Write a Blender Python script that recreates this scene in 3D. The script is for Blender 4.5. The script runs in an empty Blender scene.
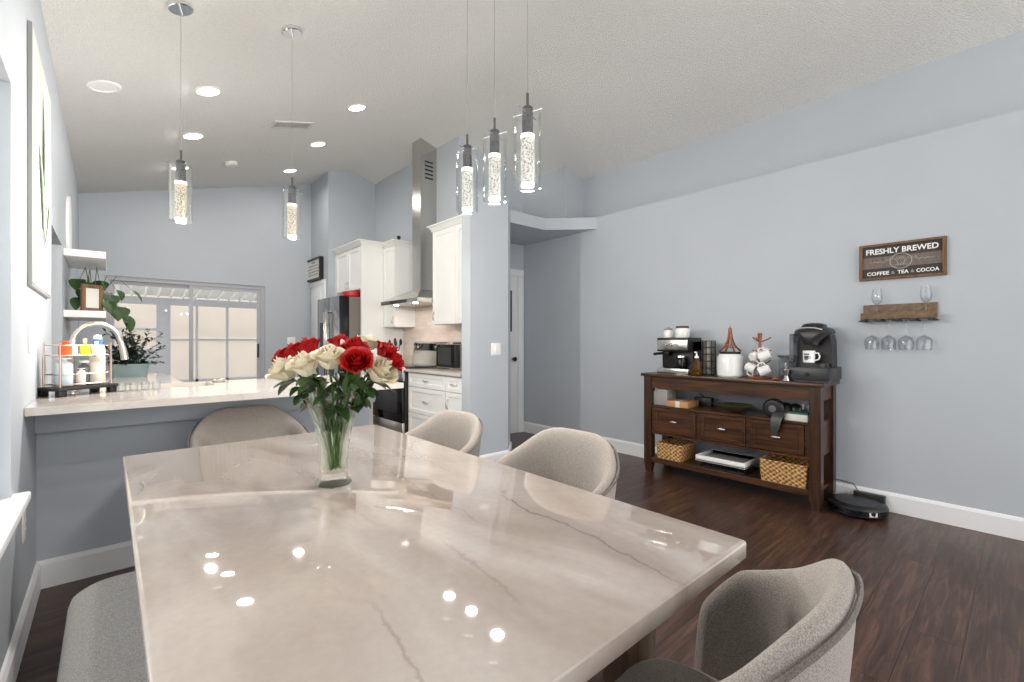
import bpy, bmesh, math, random
from mathutils import Vector, Matrix, Euler
random.seed(7)
PI = math.pi
sc = bpy.context.scene
COL = sc.collection

# ------------------------------------------------------------------ helpers
def lin(c):
    c = c / 255.0
    return c / 12.92 if c <= 0.04045 else ((c + 0.055) / 1.055) ** 2.4
def rgb(r, g, b): return (lin(r), lin(g), lin(b), 1.0)

class MB:
    """collects shapes for ONE mesh"""
    def __init__(self): self.bm = bmesh.new(); self.mi = 0
    def _tag(self, faces):
        for f in faces: f.material_index = self.mi
    def mat(self, i): self.mi = i; return self
    def box(self, c, s, bevel=0.0, seg=2, rot=None):
        r = bmesh.ops.create_cube(self.bm, size=1.0)
        vs = r['verts']
        bmesh.ops.scale(self.bm, vec=s, verts=vs)
        if bevel > 0:
            es = list({e for v in vs for e in v.link_edges})
            rr = bmesh.ops.bevel(self.bm, geom=es, offset=min(bevel, min(s) * .49), segments=seg, affect='EDGES', profile=.5)
            vs = list({v for f in rr['faces'] for v in f.verts} | {v for v in vs if v.is_valid})
        if rot is not None: bmesh.ops.rotate(self.bm, cent=(0, 0, 0), matrix=Euler(rot).to_matrix(), verts=vs)
        bmesh.ops.translate(self.bm, vec=c, verts=vs)
        self._tag({f for v in vs for f in v.link_faces})
        return self
    def box2(self, a, b, bevel=0.0, seg=2):
        return self.box([(a[i] + b[i]) / 2 for i in range(3)], [abs(b[i] - a[i]) for i in range(3)], bevel, seg)
    def loft(self, loops, close_u=True, cap=(True, True)):
        rows = [[self.bm.verts.new(p) for p in lp] for lp in loops]
        fs = []
        n = len(rows[0])
        for a, b in zip(rows[:-1], rows[1:]):
            for i in range(n if close_u else n - 1):
                j = (i + 1) % n
                try: fs.append(self.bm.faces.new((a[i], a[j], b[j], b[i])))
                except ValueError: pass
        if close_u and cap[0]: fs.append(self.bm.faces.new(list(reversed(rows[0]))))
        if close_u and cap[1]: fs.append(self.bm.faces.new(rows[-1]))
        self._tag(fs)
        return self
    def lathe(self, prof, n=24, c=(0, 0, 0), rfun=None, cap=(True, True)):
        loops = []
        for (r, z) in prof:
            lp = []
            for k in range(n):
                a = 2 * PI * k / n
                rr = max(r, 1e-4) * (rfun(a, z) if rfun else 1)
                lp.append((c[0] + rr * math.cos(a), c[1] + rr * math.sin(a), c[2] + z))
            loops.append(lp)
        return self.loft(loops, True, cap)
    def prism(self, poly, z0, z1):
        return self.loft([[(x, y, z0) for x, y in poly], [(x, y, z1) for x, y in poly]])
    def prism_y(self, poly, y0, y1):
        return self.loft([[(x, y0, z) for x, z in poly], [(x, y1, z) for x, z in poly]])
    def prism_x(self, poly, x0, x1):
        return self.loft([[(x0, y, z) for y, z in poly], [(x1, y, z) for y, z in poly]])
    def tube(self, pts, r, n=8, closed=False):
        pts = [Vector(p) for p in pts]
        m = len(pts)
        rs = r if isinstance(r, (list, tuple)) else [r] * m
        loops = []
        up = None
        for i, p in enumerate(pts):
            if closed: t = pts[(i + 1) % m] - pts[(i - 1) % m]
            else: t = pts[min(i + 1, m - 1)] - pts[max(i - 1, 0)]
            if t.length < 1e-9: t = Vector((0, 0, 1))
            t.normalize()
            if up is None:
                up = Vector((0, 0, 1)) if abs(t.z) < .9 else Vector((1, 0, 0))
            a = t.cross(up)
            if a.length < 1e-6: a = t.cross(Vector((0, 1, 0)))
            a.normalize(); b = t.cross(a).normalized(); up = -b if (-b).dot(up) > 0 else b
            a = t.cross(up).normalized(); b = up
            loops.append([tuple(p + (a * math.cos(2 * PI * k / n) + b * math.sin(2 * PI * k / n)) * rs[i]) for k in range(n)])
        if closed:
            loops.append(loops[0]); return self.loft(loops, True, (False, False))
        return self.loft(loops)
    def ball(self, c, s, nu=16, nv=10):
        loops = []
        for j in range(nv + 1):
            th = PI * j / nv
            rr = max(math.sin(th), 1e-3)
            loops.append([(c[0] + s[0] * rr * math.cos(2 * PI * k / nu), c[1] + s[1] * rr * math.sin(2 * PI * k / nu), c[2] - s[2] * math.cos(th)) for k in range(nu)])
        return self.loft(loops)
    def grid(self, fn, nu, nv):
        rows = [[self.bm.verts.new(fn(i / nu, j / nv)) for i in range(nu + 1)] for j in range(nv + 1)]
        fs = []
        for a, b in zip(rows[:-1], rows[1:]):
            for i in range(nu): fs.append(self.bm.faces.new((a[i], a[i + 1], b[i + 1], b[i])))
        self._tag(fs)
        return self
    def mesh(self, name, mats, angle=35, double=True):
        if double: bmesh.ops.remove_doubles(self.bm, verts=self.bm.verts, dist=1e-5)
        bmesh.ops.recalc_face_normals(self.bm, faces=self.bm.faces)
        me = bpy.data.meshes.new(name)
        self.bm.to_mesh(me); self.bm.free()
        for m in (mats if isinstance(mats, (list, tuple)) else [mats]): me.materials.append(m)
        me.polygons.foreach_set('use_smooth', [True] * len(me.polygons))
        me.set_sharp_from_angle(angle=math.radians(angle))
        return me
    def build(self, name, mats, parent=None, angle=35, loc=None, rot=None, label=None, double=True):
        o = bpy.data.objects.new(name, self.mesh(name, mats, angle, double))
        COL.objects.link(o)
        if parent: o.parent = parent
        if loc: o.location = loc
        if rot: o.rotation_euler = rot
        if label: o['label'] = label
        return o

def rect_frame(mb, axis, lo, hi, a, b, w):
    """four mitre-free bars round the rectangle a..b (u, v=z); axis 'x': lies in the x-z plane between y=lo..hi, axis 'y': in the y-z plane between x=lo..hi"""
    for u0, u1, z0, z1 in ((a[0], a[0] + w, a[1], b[1]), (b[0] - w, b[0], a[1], b[1]), (a[0] + w, b[0] - w, a[1], a[1] + w), (a[0] + w, b[0] - w, b[1] - w, b[1])):
        if axis == 'x': mb.box2((u0, lo, z0), (u1, hi, z1))
        else: mb.box2((lo, u0, z0), (hi, u1, z1))
    return mb

def thing(name, label, cat, loc=(0, 0, 0), rot=(0, 0, 0), group=None):
    o = bpy.data.objects.new(name, None); COL.objects.link(o)
    o.location = loc; o.rotation_euler = rot if isinstance(rot, (tuple, list)) else (0, 0, rot)
    o.empty_display_size = .05
    o['label'] = label; o['category'] = cat
    if group: o['group'] = group
    return o
def tag(o, label, cat, group=None):
    o['label'] = label; o['category'] = cat
    if group: o['group'] = group
    return o
def struct(o, parentless=True):
    o['kind'] = 'structure'; return o
def dup(root, loc, rot, label=None, group=None):
    r = root.copy(); COL.objects.link(r); r.location = loc
    r.rotation_euler = rot if isinstance(rot, (tuple, list)) else (0, 0, rot)
    r.scale = (1, 1, 1)
    if label: r['label'] = label
    if group: r['group'] = group
    for ch in list(root.children):
        c = ch.copy(); COL.objects.link(c); c.parent = r
        for g in ch.children:
            d = g.copy(); COL.objects.link(d); d.parent = c
    return r
def text_mesh(s, size, mat, name, extrude=.001, offset=0.0, parent=None, loc=(0, 0, 0), rot=(0, 0, 0), width=None, space=1.0):
    cu = bpy.data.curves.new('lettering', 'FONT'); cu.body = s; cu.size = size; cu.align_x = 'CENTER'; cu.align_y = 'CENTER'
    cu.extrude = extrude; cu.offset = offset; cu.resolution_u = 3; cu.space_character = space
    ob = bpy.data.objects.new('tmp', cu); COL.objects.link(ob)
    dg = bpy.context.evaluated_depsgraph_get(); dg.update()
    me = bpy.data.meshes.new_from_object(ob.evaluated_get(dg))
    bpy.data.objects.remove(ob)
    if width:
        xs = [v.co.x for v in me.vertices]; w = max(xs) - min(xs)
        for v in me.vertices: v.co.x *= width / w
    me.materials.clear(); me.materials.append(mat)
    o = bpy.data.objects.new(name, me); COL.objects.link(o)
    if parent: o.parent = parent
    o.location = loc; o.rotation_euler = rot
    return o

# ------------------------------------------------------------------ materials
def nodes(name):
    m = bpy.data.materials.new(name); m.use_nodes = True
    nt = m.node_tree; nt.nodes.clear()
    out = nt.nodes.new('ShaderNodeOutputMaterial')
    return m, nt, out
def N(nt, t, **k):
    n = nt.nodes.new(t)
    for a, b in k.items():
        if a in n.inputs: n.inputs[a].default_value = b
        else: setattr(n, a, b)
    return n
def mat(name, col, rough=.5, metal=0.0, var=0.0, vscale=8.0, bump=0.0, bscale=200.0, spec=.5, stretch=None, coat=0.0, detail=4.0, bdist=.002):
    m, nt, out = nodes(name)
    p = N(nt, 'ShaderNodeBsdfPrincipled')
    p.inputs['Base Color'].default_value = col; p.inputs['Roughness'].default_value = rough
    p.inputs['Metallic'].default_value = metal; p.inputs['Specular IOR Level'].default_value = spec
    p.inputs['Coat Weight'].default_value = coat; p.inputs['Coat Roughness'].default_value = .08
    tc = N(nt, 'ShaderNodeTexCoord'); mp = N(nt, 'ShaderNodeMapping')
    if stretch: mp.inputs['Scale'].default_value = stretch
    nt.links.new(tc.outputs['Object'], mp.inputs[0])
    if var > 0:
        no = N(nt, 'ShaderNodeTexNoise'); no.inputs['Scale'].default_value = vscale; no.inputs['Detail'].default_value = detail
        nt.links.new(mp.outputs[0], no.inputs['Vector'])
        r = N(nt, 'ShaderNodeValToRGB')
        r.color_ramp.elements[0].position = .3; r.color_ramp.elements[1].position = .7
        r.color_ramp.elements[0].color = tuple(max(0, c * (1 - var)) for c in col[:3]) + (1,)
        r.color_ramp.elements[1].color = tuple(min(1, c * (1 + var)) for c in col[:3]) + (1,)
        nt.links.new(no.outputs['Fac'], r.inputs['Fac']); nt.links.new(r.outputs['Color'], p.inputs['Base Color'])
    if bump > 0:
        nb = N(nt, 'ShaderNodeTexNoise'); nb.inputs['Scale'].default_value = bscale; nb.inputs['Detail'].default_value = 3
        nt.links.new(mp.outputs[0], nb.inputs['Vector'])
        b = N(nt, 'ShaderNodeBump'); b.inputs['Strength'].default_value = bump; b.inputs['Distance'].default_value = bdist
        nt.links.new(nb.outputs['Fac'], b.inputs['Height']); nt.links.new(b.outputs[0], p.inputs['Normal'])
    nt.links.new(p.outputs[0], out.inputs[0])
    return m
def glassy(name, tint=(1, 1, 1, 1), gloss=.12, ior=1.45, rough=0.0, body=0.0, bodycol=(1, 1, 1, 1)):
    """thin clear glass: see-through with a fresnel sheen"""
    m, nt, out = nodes(name)
    tr = N(nt, 'ShaderNodeBsdfTransparent'); tr.inputs[0].default_value = tint
    gl = N(nt, 'ShaderNodeBsdfGlossy'); gl.inputs['Roughness'].default_value = rough
    lw = N(nt, 'ShaderNodeLayerWeight'); lw.inputs['Blend'].default_value = .5
    pw = N(nt, 'ShaderNodeMath', operation='POWER'); pw.inputs[1].default_value = 3.0
    ma = N(nt, 'ShaderNodeMath', operation='MULTIPLY_ADD'); ma.inputs[1].default_value = gloss * 3; ma.inputs[2].default_value = gloss * .28
    nt.links.new(lw.outputs['Facing'], pw.inputs[0]); nt.links.new(pw.outputs[0], ma.inputs[0])
    mx = N(nt, 'ShaderNodeMixShader')
    nt.links.new(ma.outputs[0], mx.inputs[0]); nt.links.new(tr.outputs[0], mx.inputs[1]); nt.links.new(gl.outputs[0], mx.inputs[2])
    last = mx
    if body > 0:
        df = N(nt, 'ShaderNodeBsdfDiffuse'); df.inputs[0].default_value = bodycol
        m2 = N(nt, 'ShaderNodeMixShader'); m2.inputs[0].default_value = body
        nt.links.new(mx.outputs[0], m2.inputs[1]); nt.links.new(df.outputs[0], m2.inputs[2]); last = m2
    nt.links.new(last.outputs[0], out.inputs[0])
    return m
def emit(name, col, s):
    m, nt, out = nodes(name)
    e = N(nt, 'ShaderNodeEmission'); e.inputs[0].default_value = col; e.inputs[1].default_value = s
    nt.links.new(e.outputs[0], out.inputs[0]); return m

M = {}
M['wall'] = mat('wall_paint', rgb(184, 190, 197), .55, bump=.12, bscale=90, var=.015, vscale=3, spec=.3)
M['wall_cool'] = M['wall']
M['ceiling'] = mat('popcorn_ceiling', rgb(236, 235, 232), .9, var=.05, vscale=90, bump=.9, bscale=110, spec=.1, bdist=.018)
M['trim'] = mat('white_trim', rgb(235, 236, 238), .4, var=.01, vscale=5)
M['white'] = mat('white_lacquer', rgb(240, 240, 238), .35, var=.008, vscale=4)
M['ventwhite'] = mat('vent_white', rgb(205, 204, 202), .5)
M['framegrey'] = mat('frame_grey', rgb(150, 150, 150), .4)
M['cab'] = mat('white_cabinet', rgb(240, 240, 237), .35, var=.01, vscale=3)
M['steel'] = mat('brushed_steel', rgb(200, 198, 192), .22, 1.0, var=.06, vscale=20, stretch=(1, 1, 40))
M['steelh'] = mat('brushed_steel_flat', rgb(205, 203, 197), .24, 1.0, var=.06, vscale=20, stretch=(1, 30, 1))
M['chrome'] = mat('chrome', rgb(225, 225, 228), .08, 1.0)
M['satin'] = mat('satin_nickel', rgb(190, 186, 180), .28, 1.0)
M['darkmetal'] = mat('dark_chrome', rgb(120, 120, 124), .2, 1.0)
M['black'] = mat('black_plastic', rgb(19, 19, 20), .38)
M['blackg'] = mat('black_gloss', rgb(10, 10, 12), .06)
M['dgrey'] = mat('dark_grey_plastic', rgb(44, 45, 48), .42)
M['mgrey'] = mat('mid_grey_plastic', rgb(98, 100, 104), .35)
M['blackwood'] = mat('black_wood', rgb(24, 22, 22), .45, var=.2, vscale=10)
M['ceramic'] = mat('white_ceramic', rgb(236, 236, 234), .15, coat=.3)
M['copper'] = mat('copper', rgb(188, 168, 156), .3, 1.0, var=.08, vscale=40)
M['coppermat'] = mat('copper_paint', rgb(152, 94, 70), .35, .5, var=.15, vscale=60)
M['glass'] = glassy('clear_glass', (.97, .98, .98, 1), .16)
M['wineglass'] = glassy('wine_glass', (.95, .96, .97, 1), .22, rough=.02)
M['pane'] = glassy('window_pane', (.97, .98, .975, 1), .012)
M['shade'] = glassy('pendant_glass', (.97, .98, .98, 1), .3)
M['amber'] = glassy('amber_bottle', (.55, .33, .08, 1), .15, body=.25, bodycol=rgb(120, 84, 30))
M['clearplastic'] = glassy('clear_plastic', (.9, .93, .94, 1), .2, rough=.1, body=.2, bodycol=rgb(225, 230, 232))
M['green'] = mat('leaf_green', rgb(42, 70, 30), .4, var=.35, vscale=18)
M['dgreen'] = mat('dark_leaf', rgb(24, 42, 26), .4, var=.35, vscale=25)
M['stem'] = mat('stem_green', rgb(66, 92, 38), .45, var=.25, vscale=30)
M['redrose'] = mat('red_petal', rgb(176, 16, 16), .5, var=.18, vscale=26)
M['whiterose'] = mat('cream_petal', rgb(228, 219, 194), .5, var=.05, vscale=22)
M['cardboard'] = mat('cardboard', rgb(190, 142, 92), .7, var=.08, vscale=12)
M['boxgrey'] = mat('grey_box', rgb(150, 148, 144), .6, var=.05, vscale=9)
M['bluegrey'] = mat('slate_planter', rgb(112, 128, 130), .5, var=.1, vscale=14)
M['orange'] = mat('orange_label', rgb(224, 96, 44), .5, var=.2, vscale=60)
M['lime'] = mat('lime_liquid', rgb(206, 220, 40), .4, var=.1, vscale=30)
M['cream'] = mat('cream_plastic', rgb(232, 222, 210), .4, var=.03, vscale=20)
M['palebl'] = mat('pale_blue_plastic', rgb(205, 218, 222), .4, var=.04, vscale=20)
M['blue'] = mat('blue_cap', rgb(78, 128, 190), .4)
M['red'] = mat('red_enamel', rgb(190, 30, 40), .4)
M['paper'] = mat('paper', rgb(216, 215, 208), .7, var=.02, vscale=10)
M['ink'] = mat('grey_ink', rgb(110, 112, 114), .7)
M['letter'] = mat('white_letter', rgb(240, 240, 238), .6)
M['letterdim'] = mat('chalk_grey', rgb(168, 165, 160), .7)
M['navy'] = mat('navy_print', rgb(40, 58, 96), .5)
M['greenbox'] = mat('green_box_lid', rgb(40, 92, 78), .5, var=.05, vscale=15)
M['concrete'] = mat('concrete', rgb(196, 192, 186), .8, var=.06, vscale=6)
M['beigewall'] = mat('beige_stucco', rgb(186, 177, 168), .9, var=.03, vscale=3)
M['alu'] = mat('white_aluminium', rgb(176, 177, 183), .45)
M['lens'] = emit('lamp_lens', (1, .97, .93, 1), 5.0)
M['offlens'] = mat('unlit_lens', rgb(244, 243, 240), .4)
M['hoodlight'] = emit('hood_lamp', (1, .93, .82, 1), 14.0)

def wood(name, c1, c2, scale=(1, 1, 1), rough=.35, axis='X', gscale=3.0, coat=0.0):
    m, nt, out = nodes(name)
    p = N(nt, 'ShaderNodeBsdfPrincipled'); p.inputs['Roughness'].default_value = rough; p.inputs['Coat Weight'].default_value = coat
    tc = N(nt, 'ShaderNodeTexCoord'); mp = N(nt, 'ShaderNodeMapping')
    st = {'X': (1, 14, 14), 'Y': (14, 1, 14), 'Z': (14, 14, 1)}[axis]
    mp.inputs['Scale'].default_value = st
    no = N(nt, 'ShaderNodeTexNoise'); no.inputs['Scale'].default_value = gscale; no.inputs['Detail'].default_value = 6; no.inputs['Distortion'].default_value = .6
    r = N(nt, 'ShaderNodeValToRGB')
    r.color_ramp.elements[0].position = .32; r.color_ramp.elements[1].position = .7
    r.color_ramp.elements[0].color = c1; r.color_ramp.elements[1].color = c2
    nt.links.new(tc.outputs['Object'], mp.inputs[0]); nt.links.new(mp.outputs[0], no.inputs['Vector'])
    nt.links.new(no.outputs['Fac'], r.inputs[0]); nt.links.new(r.outputs[0], p.inputs['Base Color'])
    b = N(nt, 'ShaderNodeBump'); b.inputs['Strength'].default_value = .15; b.inputs['Distance'].default_value = .002
    nt.links.new(no.outputs['Fac'], b.inputs['Height']); nt.links.new(b.outputs[0], p.inputs['Normal'])
    nt.links.new(p.outputs[0], out.inputs[0]); return m
M['walnutY'] = wood('walnut_along', rgb(38, 23, 14), rgb(92, 57, 33), axis='Y', rough=.3, coat=.15)
M['walnutZ'] = wood('walnut_upright', rgb(36, 22, 14), rgb(76, 48, 29), axis='Z', rough=.32, coat=.15)
M['rustic'] = wood('rustic_wood', rgb(92, 72, 53), rgb(128, 104, 78), axis='Y', rough=.6)
M['legwood'] = wood('brown_grey_wood', rgb(84, 68, 54), rgb(122, 102, 82), axis='Z', rough=.5)
M['framewood'] = wood('frame_wood', rgb(92, 66, 44), rgb(128, 96, 66), axis='Z', rough=.6)

def floor_mat():
    m, nt, out = nodes('dark_plank_floor')
    p = N(nt, 'ShaderNodeBsdfPrincipled'); p.inputs['Roughness'].default_value = .3; p.inputs['Specular IOR Level'].default_value = .45
    tc = N(nt, 'ShaderNodeTexCoord')
    br = N(nt, 'ShaderNodeTexBrick'); br.offset = .37; br.inputs['Scale'].default_value = 1.0
    br.inputs['Brick Width'].default_value = 1.25; br.inputs['Row Height'].default_value = .16
    br.inputs['Mortar Size'].default_value = .0018; br.inputs['Mortar Smooth'].default_value = .3
    br.inputs['Color1'].default_value = (0.15, .15, .15, 1); br.inputs['Color2'].default_value = (.85, .85, .85, 1); br.inputs['Mortar'].default_value = (0, 0, 0, 1)
    nt.links.new(tc.outputs['Object'], br.inputs['Vector'])
    mp = N(nt, 'ShaderNodeMapping'); mp.inputs['Scale'].default_value = (1.2, 16, 1)
    nt.links.new(tc.outputs['Object'], mp.inputs[0])
    ad = N(nt, 'ShaderNodeVectorMath', operation='ADD')
    sp = N(nt, 'ShaderNodeVectorMath', operation='SCALE'); sp.inputs['Scale'].default_value = 7.0
    nt.links.new(br.outputs['Color'], sp.inputs[0]); nt.links.new(mp.outputs[0], ad.inputs[0]); nt.links.new(sp.outputs[0], ad.inputs[1])
    no = N(nt, 'ShaderNodeTexNoise'); no.inputs['Scale'].default_value = 2.2; no.inputs['Detail'].default_value = 7; no.inputs['Distortion'].default_value = .8; no.inputs['Roughness'].default_value = .6
    nt.links.new(ad.outputs[0], no.inputs['Vector'])
    r = N(nt, 'ShaderNodeValToRGB')
    r.color_ramp.elements[0].position = .28; r.color_ramp.elements[0].color = rgb(42, 29, 24)
    r.color_ramp.elements[1].position = .75; r.color_ramp.elements[1].color = rgb(104, 76, 63)
    e = r.color_ramp.elements.new(.5); e.color = rgb(68, 48, 39)
    nt.links.new(no.outputs['Fac'], r.inputs[0])
    r2 = N(nt, 'ShaderNodeValToRGB'); r2.color_ramp.elements[0].color = (.78, .78, .78, 1); r2.color_ramp.elements[1].color = (1.2, 1.16, 1.14, 1)
    nt.links.new(br.outputs['Color'], r2.inputs[0])
    mx = N(nt, 'ShaderNodeMix', data_type='RGBA', blend_type='MULTIPLY'); mx.inputs['Factor'].default_value = 1.0
    nt.links.new(r.outputs[0], mx.inputs['A']); nt.links.new(r2.outputs[0], mx.inputs['B'])
    mo = N(nt, 'ShaderNodeMix', data_type='RGBA', blend_type='MIX')
    nt.links.new(br.outputs['Fac'], mo.inputs['Factor']); nt.links.new(mx.outputs['Result'], mo.inputs['A']); mo.inputs['B'].default_value = rgb(20, 12, 10)
    nt.links.new(mo.outputs['Result'], p.inputs['Base Color'])
    b = N(nt, 'ShaderNodeBump'); b.inputs['Strength'].default_value = .2; b.inputs['Distance'].default_value = .002
    nt.links.new(no.outputs['Fac'], b.inputs['Height']); nt.links.new(b.outputs[0], p.inputs['Normal'])
    nt.links.new(p.outputs[0], out.inputs[0]); return m
M['floor'] = floor_mat()

def stone(name, base, cloud, vein, rough, vs=.9, rot=(0, 0, .9), vwidth=.012, stren=.75, lines=()):
    m, nt, out = nodes(name)
    p = N(nt, 'ShaderNodeBsdfPrincipled'); p.inputs['Roughness'].default_value = rough; p.inputs['IOR'].default_value = 1.6
    tc = N(nt, 'ShaderNodeTexCoord'); mp = N(nt, 'ShaderNodeMapping'); mp.inputs['Rotation'].default_value = rot
    mp.inputs['Scale'].default_value = (2.2, .8, 1)
    nt.links.new(tc.outputs['Object'], mp.inputs[0])
    n1 = N(nt, 'ShaderNodeTexNoise'); n1.inputs['Scale'].default_value = 1.6; n1.inputs['Detail'].default_value = 6; n1.inputs['Distortion'].default_value = 1.1
    nt.links.new(mp.outputs[0], n1.inputs['Vector'])
    r1 = N(nt, 'ShaderNodeValToRGB'); r1.color_ramp.elements[0].position = .3; r1.color_ramp.elements[1].position = .68
    r1.color_ramp.elements[0].color = cloud; r1.color_ramp.elements[1].color = base
    nt.links.new(n1.outputs['Fac'], r1.inputs[0])
    # thin veins: where a warped noise crosses its mid value
    n2 = N(nt, 'ShaderNodeTexNoise'); n2.inputs['Scale'].default_value = vs; n2.inputs['Detail'].default_value = 5; n2.inputs['Distortion'].default_value = .5; n2.inputs['Roughness'].default_value = .45
    nt.links.new(mp.outputs[0], n2.inputs['Vector'])
    s1 = N(nt, 'ShaderNodeMath', operation='SUBTRACT'); s1.inputs[1].default_value = .5
    a1 = N(nt, 'ShaderNodeMath', operation='ABSOLUTE'); 
    nt.links.new(n2.outputs['Fac'], s1.inputs[0]); nt.links.new(s1.outputs[0], a1.inputs[0])
    r2 = N(nt, 'ShaderNodeValToRGB'); r2.color_ramp.elements[0].position = 0; r2.color_ramp.elements[0].color = (stren, stren, stren, 1)
    r2.color_ramp.elements[1].position = vwidth; r2.color_ramp.elements[1].color = (0, 0, 0, 1)
    nt.links.new(a1.outputs[0], r2.inputs[0])
    n3 = N(nt, 'ShaderNodeTexNoise'); n3.inputs['Scale'].default_value = 1.3; n3.inputs['Detail'].default_value = 2
    nt.links.new(tc.outputs['Object'], n3.inputs['Vector'])
    r3 = N(nt, 'ShaderNodeValToRGB'); r3.color_ramp.elements[0].position = .42; r3.color_ramp.elements[1].position = .6
    nt.links.new(n3.outputs['Fac'], r3.inputs[0])
    mu = N(nt, 'ShaderNodeMath', operation='MULTIPLY'); nt.links.new(r2.outputs[0], mu.inputs[0]); nt.links.new(r3.outputs[0], mu.inputs[1])
    mx = N(nt, 'ShaderNodeMix', data_type='RGBA'); nt.links.new(mu.outputs[0], mx.inputs['Factor']); nt.links.new(r1.outputs[0], mx.inputs['A']); mx.inputs['B'].default_value = vein
    last = mx.outputs['Result']
    if lines:
        sx = N(nt, 'ShaderNodeSeparateXYZ'); nt.links.new(tc.outputs['Object'], sx.inputs[0])
        wn = N(nt, 'ShaderNodeTexNoise'); wn.inputs['Scale'].default_value = 5.0; wn.inputs['Detail'].default_value = 7; wn.inputs['Roughness'].default_value = .62
        nt.links.new(tc.outputs['Object'], wn.inputs['Vector'])
        def M2(op, a, b=None, c=None):
            n = N(nt, 'ShaderNodeMath', operation=op)
            for k, q in enumerate((a, b, c)):
                if q is None: continue
                if isinstance(q, (int, float)): n.inputs[k].default_value = q
                else: nt.links.new(q, n.inputs[k])
            return n.outputs[0]
        for (ax, ay, bx, by, wdt, amp, st) in lines:
            L_ = math.hypot(bx - ax, by - ay); ux, uy = (bx - ax) / L_, (by - ay) / L_
            X = M2('SUBTRACT', sx.outputs['X'], ax); Y = M2('SUBTRACT', sx.outputs['Y'], ay)
            al = M2('ADD', M2('MULTIPLY', X, ux), M2('MULTIPLY', Y, uy))
            dd = M2('ADD', M2('MULTIPLY', X, -uy), M2('MULTIPLY', Y, ux))
            wob = M2('MULTIPLY', M2('SUBTRACT', wn.outputs['Fac'], .5), amp)
            ds = M2('ABSOLUTE', M2('ADD', dd, wob))
            prof = M2('MAXIMUM', M2('SUBTRACT', 1.0, M2('DIVIDE', ds, wdt)), 0.0)
            halo = M2('MULTIPLY', M2('MAXIMUM', M2('SUBTRACT', 1.0, M2('DIVIDE', ds, wdt * 9)), 0.0), .22)
            mid = M2('ABSOLUTE', M2('SUBTRACT', al, L_ / 2))
            end = M2('MINIMUM', M2('MAXIMUM', M2('MULTIPLY', M2('SUBTRACT', L_ / 2, mid), 9.0), 0.0), 1.0)
            fc = M2('MULTIPLY', M2('MULTIPLY', M2('ADD', prof, halo), end), st)
            fm = M2('MINIMUM', fc, 1.0)
            m5 = N(nt, 'ShaderNodeMix', data_type='RGBA'); nt.links.new(fm, m5.inputs['Factor']); nt.links.new(last, m5.inputs['A']); m5.inputs['B'].default_value = vein
            last = m5.outputs['Result']
    n4 = N(nt, 'ShaderNodeTexNoise'); n4.inputs['Scale'].default_value = 60; n4.inputs['Detail'].default_value = 3
    nt.links.new(tc.outputs['Object'], n4.inputs['Vector'])
    r4 = N(nt, 'ShaderNodeValToRGB'); r4.color_ramp.elements[0].color = (.9, .9, .9, 1); r4.color_ramp.elements[1].color = (1.06, 1.06, 1.06, 1)
    nt.links.new(n4.outputs['Fac'], r4.inputs[0])
    m2 = N(nt, 'ShaderNodeMix', data_type='RGBA', blend_type='MULTIPLY'); m2.inputs['Factor'].default_value = 1
    nt.links.new(last, m2.inputs['A']); nt.links.new(r4.outputs[0], m2.inputs['B'])
    nt.links.new(m2.outputs['Result'], p.inputs['Base Color'])
    nt.links.new(p.outputs[0], out.inputs[0]); return m
M['quartzite'] = stone('polished_quartzite', rgb(190, 181, 174), rgb(152, 137, 127), rgb(108, 90, 77), .03, stren=.16, vwidth=.03,
    lines=((.288, -.30, .236, -.97, .0045, .09, .7), (.012, -.45, -.03, -.82, .006, .10, .28), (-.222, -.58, -.245, -.95, .006, .10, .35), (.16, .1, .12, -.55, .004, .12, .3), (-.44, .75, .40, .86, .004, .10, .35), (-.47, .55, -.48, .30, .004, .06, .45), (.40, .62, .30, -.1, .004, .1, .25)))
M['quartz'] = stone('counter_quartz', rgb(206, 199, 192), rgb(192, 183, 175), rgb(166, 155, 147), .08, vwidth=.006, stren=.4)

def fabric_mat(name, c1, c2):
    m, nt, out = nodes(name)
    p = N(nt, 'ShaderNodeBsdfPrincipled'); p.inputs['Roughness'].default_value = .95; p.inputs['Specular IOR Level'].default_value = .1
    p.inputs['Sheen Weight'].default_value = .15
    tc = N(nt, 'ShaderNodeTexCoord')
    no = N(nt, 'ShaderNodeTexNoise'); no.inputs['Scale'].default_value = 420; no.inputs['Detail'].default_value = 2
    nt.links.new(tc.outputs['Object'], no.inputs['Vector'])
    r = N(nt, 'ShaderNodeValToRGB'); r.color_ramp.elements[0].position = .36; r.color_ramp.elements[1].position = .64
    r.color_ramp.elements[0].color = c1; r.color_ramp.elements[1].color = c2
    nt.links.new(no.outputs['Fac'], r.inputs[0]); nt.links.new(r.outputs[0], p.inputs['Base Color'])
    b = N(nt, 'ShaderNodeBump'); b.inputs['Strength'].default_value = .35; b.inputs['Distance'].default_value = .002
    nt.links.new(no.outputs['Fac'], b.inputs['Height']); nt.links.new(b.outputs[0], p.inputs['Normal'])
    nt.links.new(p.outputs[0], out.inputs[0]); return m
M['fabric'] = fabric_mat('heather_fabric', rgb(136, 128, 121), rgb(172, 164, 157))
M['fabricg'] = fabric_mat('grey_bench_fabric', rgb(130, 128, 126), rgb(164, 162, 159))
M['piping'] = fabric_mat('piping_fabric', rgb(96, 90, 85), rgb(126, 119, 113))

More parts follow.
